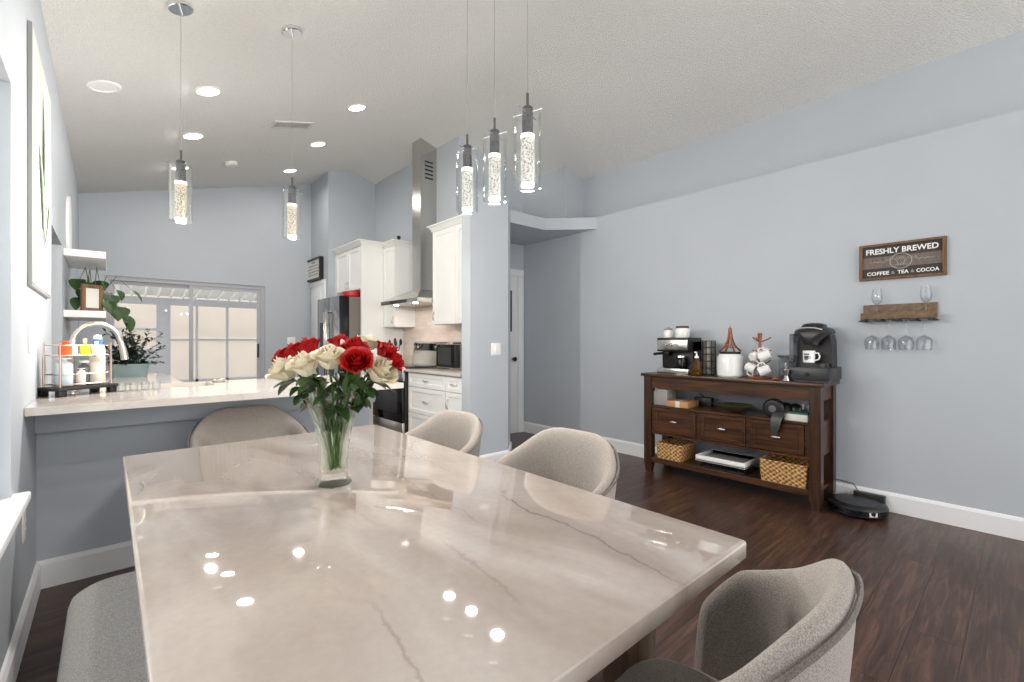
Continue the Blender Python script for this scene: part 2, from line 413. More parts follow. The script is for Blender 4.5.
def weave_mat():
    m, nt, out = nodes('woven_hyacinth')
    p = N(nt, 'ShaderNodeBsdfPrincipled'); p.inputs['Roughness'].default_value = .8
    tc = N(nt, 'ShaderNodeTexCoord'); sx = N(nt, 'ShaderNodeSeparateXYZ'); nt.links.new(tc.outputs['Object'], sx.inputs[0])
    def wave(inp, fr):
        a = N(nt, 'ShaderNodeMath', operation='MULTIPLY'); a.inputs[1].default_value = fr
        s = N(nt, 'ShaderNodeMath', operation='SINE'); nt.links.new(inp, a.inputs[0]); nt.links.new(a.outputs[0], s.inputs[0]); return s.outputs[0]
    add = N(nt, 'ShaderNodeMath', operation='ADD'); nt.links.new(sx.outputs['X'], add.inputs[0]); nt.links.new(sx.outputs['Y'], add.inputs[1])
    w1 = wave(add.outputs[0], 150); w2 = wave(sx.outputs['Z'], 190)
    mu = N(nt, 'ShaderNodeMath', operation='MULTIPLY'); nt.links.new(w1, mu.inputs[0]); nt.links.new(w2, mu.inputs[1])
    no = N(nt, 'ShaderNodeTexNoise'); no.inputs['Scale'].default_value = 55; nt.links.new(tc.outputs['Object'], no.inputs['Vector'])
    ad = N(nt, 'ShaderNodeMath', operation='MULTIPLY_ADD'); ad.inputs[1].default_value = .3; nt.links.new(mu.outputs[0], ad.inputs[0]); nt.links.new(no.outputs['Fac'], ad.inputs[2])
    r = N(nt, 'ShaderNodeValToRGB'); r.color_ramp.elements[0].position = .25; r.color_ramp.elements[1].position = .72
    r.color_ramp.elements[0].color = rgb(110, 72, 38); r.color_ramp.elements[1].color = rgb(222, 176, 116)
    nt.links.new(ad.outputs[0], r.inputs[0]); nt.links.new(r.outputs[0], p.inputs['Base Color'])
    b = N(nt, 'ShaderNodeBump'); b.inputs['Strength'].default_value = .8; b.inputs['Distance'].default_value = .006
    nt.links.new(ad.outputs[0], b.inputs['Height']); nt.links.new(b.outputs[0], p.inputs['Normal'])
    nt.links.new(p.outputs[0], out.inputs[0]); return m
M['weave'] = weave_mat()

def tile_mat():
    m, nt, out = nodes('blush_backsplash_tile')
    p = N(nt, 'ShaderNodeBsdfPrincipled'); p.inputs['Roughness'].default_value = .2
    tc = N(nt, 'ShaderNodeTexCoord'); mp = N(nt, 'ShaderNodeMapping'); mp.inputs['Rotation'].default_value = (PI / 2, 0, PI / 2)
    sx = N(nt, 'ShaderNodeSeparateXYZ'); cb = N(nt, 'ShaderNodeCombineXYZ')
    nt.links.new(tc.outputs['Object'], sx.inputs[0])
    ad = N(nt, 'ShaderNodeMath', operation='ADD'); nt.links.new(sx.outputs['X'], ad.inputs[0]); nt.links.new(sx.outputs['Y'], ad.inputs[1])
    nt.links.new(ad.outputs[0], cb.inputs[0]); nt.links.new(sx.outputs['Z'], cb.inputs[1])
    br = N(nt, 'ShaderNodeTexBrick'); br.inputs['Scale'].default_value = 1; br.inputs['Brick Width'].default_value = .15; br.inputs['Row Height'].default_value = .05
    br.inputs['Mortar Size'].default_value = .0015
    br.inputs['Color1'].default_value = rgb(226, 208, 198); br.inputs['Color2'].default_value = rgb(236, 222, 212); br.inputs['Mortar'].default_value = rgb(214, 204, 196)
    nt.links.new(cb.outputs[0], br.inputs['Vector']); nt.links.new(br.outputs['Color'], p.inputs['Base Color'])
    nt.links.new(p.outputs[0], out.inputs[0]); return m
M['tile'] = tile_mat()

def crystal_mat(name, col, strength):
    """lit bubble-glass core of the pendant lamps"""
    m, nt, out = nodes(name)
    tc = N(nt, 'ShaderNodeTexCoord')
    vo = N(nt, 'ShaderNodeTexVoronoi'); vo.inputs['Scale'].default_value = 120
    nt.links.new(tc.outputs['Object'], vo.inputs['Vector'])
    r = N(nt, 'ShaderNodeValToRGB'); r.color_ramp.elements[0].position = .25; r.color_ramp.elements[1].position = .55
    r.color_ramp.elements[0].color = (.22, .2, .15, 1); r.color_ramp.elements[1].color = (1, 1, 1, 1)
    nt.links.new(vo.outputs['Distance'], r.inputs[0])
    mu = N(nt, 'ShaderNodeMix', data_type='RGBA', blend_type='MULTIPLY'); mu.inputs['Factor'].default_value = 1; mu.inputs['A'].default_value = col
    nt.links.new(r.outputs[0], mu.inputs['B'])
    e = N(nt, 'ShaderNodeEmission'); e.inputs[1].default_value = strength
    nt.links.new(mu.outputs['Result'], e.inputs[0]); nt.links.new(e.outputs[0], out.inputs[0]); return m
M['core'] = crystal_mat('lit_bubble_core', (1, .96, .88, 1), .62)
M['corewarm'] = crystal_mat('lit_bubble_core_warm', (1, .86, .66, 1), .6)
M['coreglow'] = emit('lamp_glow', (1, .96, .88, 1), 2.5)

# ------------------------------------------------------------------ room numbers (metres)
H = 1.2                        # camera height
XL, XR, XRU = -.26, 4.124, 4.46
YF, YB, YREAR = 7.4, 6.66, -2.6
YP = 3.36                      # front of the partition
LEDGE0, LEDGE1 = 2.464, 2.596
XRG = 2.68
def zc(x):
    return H + 1.74 + .2687 * (x - XL) if x < XRG else H + 2.53 - .2837 * (x - XRG)

# ------------------------------------------------------------------ structure
struct(MB().box2((-2.2, YREAR, -.12), (4.7, YF + .12, 0)).build('floor', M['floor']))
p = [(XL - .15, zc(XL) - .04), (XRG, zc(XRG)), (XRU + .15, zc(XRU) - .043)]
poly = p + [(x, z + .12) for x, z in reversed(p)]
struct(MB().prism_y(poly, YREAR, YF + .12).build('ceiling', M['ceiling']))

def wall_with_top(name, poly_xy, z0=0):
    """wall with plan polygon, its top cut to the ceiling"""
    mb = MB()
    mb.loft([[(x, y, z0) for x, y in poly_xy], [(x, y, zc(x) + .03) for x, y in poly_xy]])
    return struct(mb.build(name, M['wall']))
# left wall: dining window opening, passage opening
T = .13
mb = MB()
zt = zc(XL) + .02
W0, W1, WZ0, WZ1 = .35, 2.40, .64, 2.12
O0, O1, OZ = 3.95, 4.78, 1.915
mb.box2((XL - T, YREAR, 0), (XL, W0, zt)); mb.box2((XL - T, W0, 0), (XL, W1, WZ0)); mb.box2((XL - T, W0, WZ1), (XL, W1, zt))
mb.box2((XL - T, W1, 0), (XL, O0, zt)); mb.box2((XL - T, O0, OZ), (XL, O1, zt)); mb.box2((XL - T, O1, 0), (XL, YF, zt))
struct(mb.build('wall_left', M['wall']))
# shallow room beyond the passage
mb = MB(); mb.box2((-1.5, O0 - .5, 0), (-1.4, O1 + .5, 2.3)); mb.box2((-1.4, O1 + .4, 0), (XL - T, O1 + .5, 2.3)); mb.box2((-1.4, O0 - .5, 0), (XL - T, O0 - .4, 2.3)); mb.box2((-1.5, O0 - .5, 2.3), (XL - T, O1 + .5, 2.36))
struct(mb.build('wall_passage', M['wall']))
# far wall with slider
SX0, SX1, SZ = -.04, 1.72, 2.0
mb = MB()
mb.box2((XL - T, YF, 0), (SX0, YF + .12, zc(XL) + .1)); 
mb.loft([[(SX0, YF, SZ), (SX1, YF, SZ), (SX1, YF + .12, SZ), (SX0, YF + .12, SZ)], [(SX0, YF, zc(SX0) + .03), (SX1, YF, zc(SX1) + .03), (SX1, YF + .12, zc(SX1) + .03), (SX0, YF + .12, zc(SX0) + .03)]])
mb.loft([[(SX1, YF, 0), (2.37, YF, 0), (2.37, YF + .12, 0), (SX1, YF + .12, 0)], [(SX1, YF, zc(SX1) + .03), (2.37, YF, zc(2.37) + .03), (2.37, YF + .12, zc(2.37) + .03), (SX1, YF + .12, zc(SX1) + .03)]])
struct(mb.build('wall_far', M['wall']))
wall_with_top('wall_pantry', [(2.37, YB), (2.50, YB), (2.50, YF + .12), (2.37, YF + .12)])
mb = MB()
fx_ = [2.5, XRG, 3.2]
mb.loft([[(x, YB, 0) for x in fx_] + [(x, YB + .12, 0) for x in reversed(fx_)], [(x, YB, zc(x) + .03) for x in fx_] + [(x, YB + .12, zc(x) + .03) for x in reversed(fx_)]])
struct(mb.build('wall_fridge', M['wall']))
XK = 3.08
mb = MB()
mb.loft([[(XK, 4.42, 0), (3.2, 4.42, 0), (3.2, YB, 0), (XK, YB, 0)], [(XK, 4.42, zc(XK) + .03), (3.2, 4.42, zc(3.2) + .03), (3.2, YB, zc(3.2) + .03), (XK, YB, zc(XK) + .03)]])
struct(mb.build('wall_range', M['wall']))
# partition with 45 degree end, up to the plant ledge
struct(MB().prism([(2.47, YP), (2.93, YP), (3.0805, 3.5133), (3.0805, 3.51), (2.47, 3.4925)], 0, LEDGE1).build('wall_partition', M['wall']))
struct(MB().prism([(3.0805, 3.5133), (3.2, 3.635), (3.2, 4.42), (3.0805, 4.42)], 0, LEDGE1).build('wall_hall_side', M['wall']))
# plant ledge over the hall
struct(MB().prism([(3.2, 3.635), (3.715, 3.63), (XR, 3.204), (XR, 4.42), (3.2, 4.42)], LEDGE0, LEDGE1).build('ledge', M['wall']))
# hall end wall + upper walls over the ledge
mb = MB()
DX0, DX1, DZ = 3.24, 4.02, 2.05
mb.box2((DX1, 4.42, 0), (XR, 4.54, LEDGE0)); mb.box2((3.2, 4.42, DZ), (DX1, 4.54, LEDGE0)); mb.box2((3.2, 4.42, 0), (DX0, 4.54, DZ))
mb.loft([[(3.2, 4.42, LEDGE0), (XR + .1, 4.42, LEDGE0), (XR + .1, 4.54, LEDGE0), (3.2, 4.54, LEDGE0)], [(3.2, 4.42, zc(3.2) + .03), (XR + .1, 4.42, zc(XR + .1) + .03), (XR + .1, 4.54, zc(XR + .1) + .03), (3.2, 4.54, zc(3.2) + .03)]])
struct(mb.build('wall_hall', M['wall']))
mb = MB()
mb.box2((XR, -.3, 0), (XRU, 3.68, LEDGE1)); mb.box2((XR, 3.68, 0), (XRU, 4.42, LEDGE1))
struct(mb.build('wall_right', M['wall']))
mb = MB()
mb.loft([[(XRU, YREAR, LEDGE1 - .1), (XRU + .12, YREAR, LEDGE1 - .1), (XRU + .12, 4.42, LEDGE1 - .1), (XRU, 4.42, LEDGE1 - .1)], [(XRU, YREAR, zc(XRU) + .02), (XRU + .12, YREAR, zc(XRU) + .02), (XRU + .12, 4.42, zc(XRU) + .02), (XRU, 4.42, zc(XRU) + .02)]])
mb.loft([[(XR, 3.68, LEDGE1), (XRU, 3.68, LEDGE1), (XRU, 4.42, LEDGE1), (XR, 4.42, LEDGE1)], [(XR, 3.68, zc(XR) + .03), (XRU, 3.68, zc(XRU) + .03), (XRU, 4.42, zc(XRU) + .03), (XR, 4.42, zc(XR) + .03)]])
struct(mb.build('wall_right_upper', M['wall']))
# half wall of the peninsula
PEN = 1.42
mb = MB(); mb.box2((XL, 3.17, 0), (PEN, 3.29, .889)); mb.box2((XL, 3.07, .765), (PEN, 3.17, .889), .004)
struct(mb.build('wall_half', M['wall']))

# baseboards
def board(name, a, b, h=.135, t=.016, side=1):
    a = Vector(a); b = Vector(b); d = (b - a).normalized(); n = Vector((-d.y, d.x)) * side
    prof = [(0, 0), (t, 0), (t, h - .02), (t * .45, h - .004), (0, h)]
    loops = []
    for q in (a, b): loops.append([(q.x + n.x * o, q.y + n.y * o, z) for o, z in prof])
    return struct(MB().loft(loops).build(name, M['trim'], angle=25))
board('baseboard_right', (XR, -.3), (XR, 4.42), side=1)
board('baseboard_left', (XL, YREAR), (XL, 3.17), side=-1)
board('baseboard_half', (XL, 3.17), (PEN, 3.17), side=-1)
board('baseboard_partition', (2.47, YP), (2.93, YP), side=-1)
board('baseboard_partition_end', (2.93, YP), (3.2, 3.635), side=-1)
board('baseboard_far', (SX1 + .02, YF), (2.37, YF), side=-1)

# hall door
d = struct(MB().box2((DX0, 4.42, 0), (DX1, 4.455, DZ), .002).box2((DX0 + .1, 4.414, .2), (DX1 - .1, 4.424, .95), .006).box2((DX0 + .1, 4.414, 1.1), (DX1 - .1, 4.424, 1.92), .006).build('door_1', M['trim']))
MB().lathe([(.012, 0), (.012, .03), (.028, .04), (.03, .055), (.02, .066), (.001, .067)], 16).build('door_knob', M['black'], d, loc=(3.925, 4.415, .966), rot=(PI / 2, 0, 0))
mb = MB(); mb.box2((DX1, 4.4, 0), (XR - .012, 4.43, DZ), .003); mb.box2((3.203, 4.398, DZ + .0005), (XR - .012, 4.43, DZ + .085), .003)
struct(mb.build('trim_1', M['trim']))
# pantry door in the return wall
d = struct(MB().box2((2.352, 6.83, 0), (2.372, 7.34, 2.03), .003).box2((2.345, 6.9, 1.1), (2.354, 7.27, 1.93), .004).box2((2.345, 6.9, .2), (2.354, 7.27, .95), .004).build('door_2', M['trim']))
mb = MB(); mb.box2((2.35, 6.76, 0), (2.374, 6.83, 2.03), .003); mb.box2((2.348, 6.76, 2.0305), (2.374, 7.398, 2.1), .003)
struct(mb.build('trim_2', M['trim']))

# dining window in the left wall
w = struct(rect_frame(MB(), 'y', XL - .1, XL - .05, (W0, WZ0), (W1, WZ1), .06).box2((XL - .095, W0 + .06, 1.34), (XL - .055, W1 - .06, 1.38)).build('window_1', M['trim']))
MB().box2((XL - .08, W0 + .05, WZ0 + .05), (XL - .072, W1 - .05, WZ1 - .05)).build('window_pane', M['pane'], w)
MB().box2((XL - .05, W0 - .05, WZ0 - .03), (XL + .045, W1 + .06, WZ0 + .002), .006).build('window_sill', M['trim'], w)

# sliding glass door
w = struct(rect_frame(MB(), 'x', YF + .02, YF + .1, (SX0, 0), (SX1, SZ), .05).build('window_2', M['alu']))
for i, (a, b, y) in enumerate(((SX0 + .05, .86, .068), (.81, SX1 - .05, .032))):
    s_ = rect_frame(MB(), 'x', YF + y, YF + y + .03, (a + .001, .051), (b - .001, SZ - .051), .045).build('window_sash', M['alu'], w)
    MB().box2((a + .04, YF + y + .012, .09), (b - .04, YF + y + .018, SZ - .08)).build('window_pane', M['pane'], s_)
MB().box2((SX1 - .1, YF + .012, .96), (SX1 - .075, YF + .038, 1.16), .006).build('handle', M['black'], w)

# screened porch beyond the slider
struct(MB().box2((-4, YF + .12, -.12), (8, 16, -.02)).build('floor_porch', M['concrete']))
mb = MB()
low = []; 
for i in range(40):
    x = -2.2 + i * .18; low += [(x, 0), (x + .14, 0), (x + .15, -.03), (x + .17, -.03)]
lo_ = [(x, YF + .125, 2.36 + d) for x, d in low]; hi_ = [(x, YF + .125, 2.42) for x, d in reversed(low)]
lo2 = [(x, 10.2, 2.0 + d) for x, d in low]; hi2 = [(x, 10.2, 2.06) for x, d in reversed(low)]
mb.loft([lo_ + hi_, lo2 + hi2])
struct(mb.build('roof_porch', M['trim']))
YPO = 10.1
mb = MB()
mb.box2((-2.2, YPO, 1.84), (4.5, YPO + .06, 1.962))
for x0, x1 in ((-1.6, -1.5), (.63, .83), (2.62, 2.75), (4.3, 4.5)): mb.box2((x0, YPO + .002, -.02), (x1, YPO + .058, 1.84))
mb.box2((-1.5, YPO, .93), (.63, YPO + .06, 1.06)); mb.box2((-1.5, YPO + .01, -.02), (.63, YPO + .05, .93))
struct(mb.build('trim_porch_frame', M['alu']))
mb = MB()
for x0, x1, z in ((-1.5, .63, 1.40), (.83, 2.62, 1.22)):
    mb.box2((x0, YPO + .01, z - .015), (x1, YPO + .04, z + .02))
for x in (1.22, 1.70): mb.box2((x - .02, YPO + .005, .1), (x + .02, YPO + .045, 1.84))
mb.box2((.83, YPO + .005, .4), (2.62, YPO + .045, .5)); mb.box2((-.05, YPO + .005, 1.0), (0, YPO + .045, 1.84))
struct(mb.build('window_3', M['alu']))
struct(MB().box2((-8, 13.2, -.02), (9, 13.4, 1.25)).box2((-8, 13.15, 1.25), (9, 13.45, 1.31)).build('wall_neighbour', M['beigewall']))
struct(MB().box2((-8, 15, -.02), (9, 15.2, 5.4)).build('wall_neighbour_house', M['beigewall']))

# ------------------------------------------------------------------ dining table
TX0, TX1, TY0, TY1, TZ = .04, 1.055, .405, 2.285, .76
tb = thing('dining_table', 'large rectangular dining table with polished beige stone top', 'table', ((TX0 + TX1) / 2, (TY0 + TY1) / 2, 0))
wx, wy = (TX1 - TX0), (TY1 - TY0)
def rrect(w, h, r, n=5):
    pts = []
    for cx, cy, a0 in ((w / 2 - r, h / 2 - r, 0), (-w / 2 + r, h / 2 - r, PI / 2), (-w / 2 + r, -h / 2 + r, PI), (w / 2 - r, -h / 2 + r, 1.5 * PI)):
        for k in range(n + 1):
            a = a0 + PI / 2 * k / n; pts.append((cx + r * math.cos(a), cy + r * math.sin(a)))
    return pts
def slab(mb, w, h, z0, z1, r=.01, b=.004):
    mb.loft([[(x, y, z) for x, y in rrect(w - 2 * i, h - 2 * i, max(r - i, .001))] for z, i in ((z0, b), (z0 + b, 0), (z1 - b, 0), (z1 - b * .3, b * .3), (z1, b))])
mb = MB(); slab(mb, wx, wy, TZ - .038, TZ, .012, .004); mb.build('tabletop', M['quartzite'], tb, 50)
mb = MB(); mb.box2((-.33, -.73, .66), (.33, -.67, .722)); mb.box2((-.33, .84, .66), (.33, .90, .722)); mb.box2((-.04, -.67, .66), (.04, .84, .722)); mb.build('frame', M['legwood'], tb)
for sx in (-1, 1):
    for sy in (-1, 1):
        cx, cy = sx * .42, (-.70 if sy < 0 else .87)
        def ring(z, a, b, ox): return [(cx + ox + x, cy + y, z) for x, y in rrect(a, b, .008, 2)]
        MB().loft([ring(0, .09, .06, -sx * .03), ring(.4, .125, .07, -sx * .012), ring(.722, .16, .08, 0)]).build('leg', M['legwood'], tb)

# ------------------------------------------------------------------ dining chairs (local: back at -y, open to +y)
def smooth(t): t = max(0, min(1, t)); return t * t * (3 - 2 * t)
def chair_path(k, a, b, yf, pw=.8):
    """k in -1..1 along the U: wing front, corner, back, corner, wing front"""
    s = abs(k); sg = 1 if k >= 0 else -1
    if s < .62:
        ph = s / .62 * PI / 2
        return sg * a * math.sin(ph) ** pw if ph > 0 else 0.0, -b * math.cos(ph) ** pw + .0
    t = (s - .62) / .38
    return sg * a * (1 - .04 * t), yf * t
def chair_top(k):
    s = abs(k)
    P_ = [(0, .828), (.10, .828), (.16, .824), (.23, .812), (.30, .792), (.37, .766), (.44, .74), (.53, .715), (.62, .690), (.72, .664), (.82, .635), (.92, .60), (1.0, .565)]
    for (a, za), (b, zb) in zip(P_[:-1], P_[1:]):
        if s <= b + 1e-9:
            t = (s - a) / (b - a); return za + (zb - za) * t
    return P_[-1][1]
def make_chair():
    t = thing('dining_chair', 'x', 'chair')
    K = 61
    mb = MB(); pipe = []
    for_loops = []
    for i in range(K):
        k = -1 + 2 * i / (K - 1)
        zt = chair_top(k); zb = .36
        th = .05 if abs(k) < .9 else .05 * (1 - (abs(k) - .9) * 4)
        lp = []
        def at(f, off):
            # f: 0 base..1 rim, off inward offset
            a = .238 + .046 * f ** .8 - off; b = .204 + .048 * f ** .8 - off
            x, y = chair_path(k, a, b, .10)
            return x, y
        for f in (0, .25, .5, .75, .93):
            x, y = at(f, 0); lp.append((x, y, zb + (zt - zb) * f))
        x, y = at(1, .012); lp.append((x, y, zt - .004))
        x, y = at(1, .5 * th); lp.append((x, y, zt + .004))
        x, y = at(1, th - .01); lp.append((x, y, zt - .006))
        for f in (.92, .75, .5, .25, 0):
            x, y = at(f, th + .012 * (1 - f)); lp.append((x, y, zb + (zt - zb) * f))
        for_loops.append(lp)
        x, y = at(.94, -.002); pipe.append((x, y, zb + (zt - zb) * .955))
    mb.loft(for_loops)
    sh = mb.build('shell', M['fabric'], t, 70)
    md = sh.modifiers.new('smooth', 'SUBSURF'); md.levels = 1; md.render_levels = 1
    MB().tube(pipe, .0045, 6).build('piping', M['piping'], sh)
    # seat cushion
    mb = MB()
    def sring(z, i):
        pts = []
        for q in range(40):
            a = 2 * PI * q / 40
            c_, s_ = math.cos(a), math.sin(a)
            x = (.202 - i) * math.copysign(abs(c_) ** .5, c_); y = .005 + (.2 - i) * math.copysign(abs(s_) ** .55, s_)
            if y > 0: y *= 1.02
            pts.append((x, y, z))
        return pts
    mb.loft([sring(.37, .02), sring(.385, .003), sring(.43, 0), sring(.452, .006), sring(.466, .03), sring(.472, .08), sring(.474, .16)])
    mb.build('seat', M['fabric'], t, 60)
    MB().box2((-.17, -.16, .335), (.17, .17, .372), .01).build('seat_frame', M['blackwood'], t)
    for sx in (-1, 1):
        for sy in (-1, 1):
            MB().tube([(sx * .15, .0 + sy * .14, .345), (sx * .175, .0 + sy * .165, .17), (sx * .195, .0 + sy * .185, 0.0)], [.018, .015, .011], 10).build('leg', M['blackwood'], t)
    return t
ch = make_chair()
CG = 'upholstered dining chairs around the table'
# (x, y of local origin, facing angle)
def chair_at(bx, by, face, first=False, label=''):
    """bx,by: centre of the back rim; face: direction the chair looks at (radians from +x)"""
    rz = face - PI / 2
    x = bx + math.cos(face) * .252; y = by + math.sin(face) * .252
    if first:
        ch.location = (x, y, 0); ch.rotation_euler = (0, 0, rz); ch.scale = (.955, .955, .985); ch['label'] = label; ch['group'] = CG; return ch
    return dup(ch, (x, y, 0), rz, label, CG)
chair_at(.850, .158, math.radians(94), True, 'nearest chair, heather beige tub back, at the near end of the table')
chair_at(.58, 2.99, -PI / 2, label='beige upholstered chair at the far table end, in front of the counter half wall')
chair_at(1.49, 1.235, math.radians(181), label='beige upholstered chair on the right of the table, closer to the console')
chair_at(1.425, 1.97, math.radians(180), label='beige upholstered chair on the right of the table, beside the kitchen partition wall')

# bench on the left side
bn = thing('dining_bench', 'grey upholstered bench with rounded corners along the left side of the table', 'bench', (.13, 1.347, 0))
mb = MB()
mb.loft([[(x, y, z) for x, y in rrect(.43 - 2 * i, 1.056 - 2 * i, .1 - i * .9, 8)] for z, i in ((.36, .01), (.37, .0), (.45, 0), (.468, .006), (.478, .02), (.482, .05))])
mb.build('seat', M['fabricg'], bn, 60)
MB().box2((-.17, -.46, .31), (.17, .46, .362), .01).build('seat_frame', M['blackwood'], bn)
for sx in (-1, 1):
    for sy in (-1, 1):
        MB().tube([(sx * .14, sy * .41, .32), (sx * .15, sy * .44, 0)], [.022, .014], 10).build('leg', M['blackwood'], bn)

# ------------------------------------------------------------------ vase of roses
VX, VY = .519, 1.411
vs = thing('flower_vase', 'flared clear cut glass vase on the dining table holding red and white roses', 'vase', (VX, VY, TZ))
def vr(a, z): 
    return 1 + .035 * math.cos(8 * a) * min(1, max(0, (z - .03) / .1)) 
def vz(prof, n=48, wav=.006):
    loops = []
    for r, z in prof:
        loops.append([(r * vr(2 * PI * k / n, z) * math.cos(2 * PI * k / n), r * vr(2 * PI * k / n, z) * math.sin(2 * PI * k / n), z + (wav * math.cos(8 * 2 * PI * k / n) if z > .28 else 0)) for k in range(n)])
    return loops
outer = [(.046, 0.0), (.053, .004), (.053, .012), (.045, .034), (.042, .05), (.043, .09), (.048, .14), (.06, .20), (.078, .255), (.094, .295)]
inner = [(.090, .296), (.074, .255), (.056, .20), (.044, .14), (.039, .09), (.038, .055), (.036, .042), (.002, .04)]
M['crystal'] = None
m, nt, out = nodes('cut_crystal')
g1 = N(nt, 'ShaderNodeBsdfGlass'); g1.inputs['IOR'].default_value = 1.3; g1.inputs['Color'].default_value = (.97, .985, .97, 1)
t1 = N(nt, 'ShaderNodeBsdfTransparent'); t1.inputs[0].default_value = (.95, .97, .95, 1)
mx = N(nt, 'ShaderNodeMixShader'); mx.inputs[0].default_value = .45
nt.links.new(g1.outputs[0], mx.inputs[2]); nt.links.new(t1.outputs[0], mx.inputs[1])
mx.inputs[0].default_value = .5
nt.links.new(mx.outputs[0], out.inputs[0]); M['crystal'] = m
MB().loft(vz(outer + inner)).build('body', M['crystal'], vs, 25)

def petal_bloom(n_layers=5, R=.038, seed=1):
    rnd = random.Random(seed)
    mb = MB()
    for L in range(n_layers):
        f = L / (n_layers - 1)
        n = (2, 3, 4, 5, 6)[L] if n_layers == 5 else 4
        r0 = R * (.12 + .62 * f); hgt = R * (1.55 - .35 * f); w = (1.9, 1.3, 1.0, .85, .72)[L]
        for q in range(n):
            th = 2 * PI * (q + .37 * L) / n + rnd.uniform(-.12, .12)
            curl = (.02 + .30 * f * f) * R * rnd.uniform(.8, 1.2)
            dz = rnd.uniform(-.05, .05) * R
            def fn(s, t, th=th, r0=r0, hgt=hgt, w=w, curl=curl, dz=dz, f=f):
                s = s * 2 - 1
                ww = w * math.sin(PI * (.12 + .62 * t)) ** .7
                a = th + s * ww
                base = .25 + .75 * math.sin(min(1, t * 1.25) * PI / 2)
                r = r0 * base + curl * max(0, t - .55) ** 1.5 * 3.2 + R * .05 * s * s * f
                z = hgt * (t - .16 * t * s * s) - .55 * curl * max(0, t - .75) * 3 * f + dz - R * .15 * f
                return (r * math.cos(a), r * math.sin(a), z)
            mb.grid(fn, 8, 7)
    return mb
def leaf_mesh(mb, base, tip, width, droop=.2, normal=Vector((0, 0, 1)), n=6):
    base = Vector(base); tip = Vector(tip); d = tip - base; L = d.length; d.normalize()
    side = d.cross(normal)
    if side.length < 1e-4: side = d.cross(Vector((1, 0, 0)))
    side.normalize(); up = side.cross(d).normalized()
    def fn(s, t):
        s = s * 2 - 1
        wd = width * (math.sin(PI * t ** .8) ** .8 if 0 < t < 1 else 0)
        p = base + d * (L * t) + side * (s * wd * .5) + up * (abs(s) * wd * .22 - droop * L * t * t)
        return tuple(p)
    mb.grid(fn, 4, n); return mb

bloom_cache = {}
def bloom_mesh(kind, seed):
    key = (kind, seed)
    if key not in bloom_cache:
        bloom_cache[key] = petal_bloom(5, .038, seed).mesh('bloom', M['redrose' if kind == 'red' else 'whiterose'], 60, double=False)
    return bloom_cache[key]
Rv = Vector((.7482, -.6635, 0)); Fv = Vector((.6635, .7482, 0))
# rose heads: offsets from the vase axis along the view right, depth and height above table
roses = [
 ('white', -.118, -.035, .374, 1.25, 'white rose lowest on the left edge of the bouquet'),
 ('white', -.040, -.085, .388, 1.22, 'white rose second from the left at the front of the bouquet'),
 ('white', .026, -.095, .408, 1.22, 'tall white rose at the front centre of the bouquet'),
 ('white', .140, -.040, .374, 1.3, 'white rose under the big red rose on the right of the bouquet'),
 ('white', .072, .06, .445, .95, 'cream rose peeking out at the back of the bouquet top'),
 ('red', -.152, .03, .404, .95, 'red rose at the far left behind the white roses'),
 ('red', -.112, .015, .420, 1.0, 'red rose behind the gap between the two left white roses'),
 ('red', -.072, .01, .434, 1.0, 'red rose behind the front centre white rose, on its left'),
 ('red', .002, .045, .442, 1.0, 'red rose at the top centre of the bouquet'),
 ('red', .064, -.02, .434, 1.08, 'red rose directly behind the big front red rose'),
 ('red', .112, -.105, .404, 1.1, 'big open red rose facing forward right of centre'),
 ('red', .128, .05, .428, .95, 'red rose at the back right of the bouquet'),
 ('red', .150, .01, .416, 1.0, 'red rose above the right white rose near the edge'),
 ('red', .168, -.01, .394, 1.0, 'red rose furthest right and lowest in the bouquet'),
]
rr = random.Random(3)
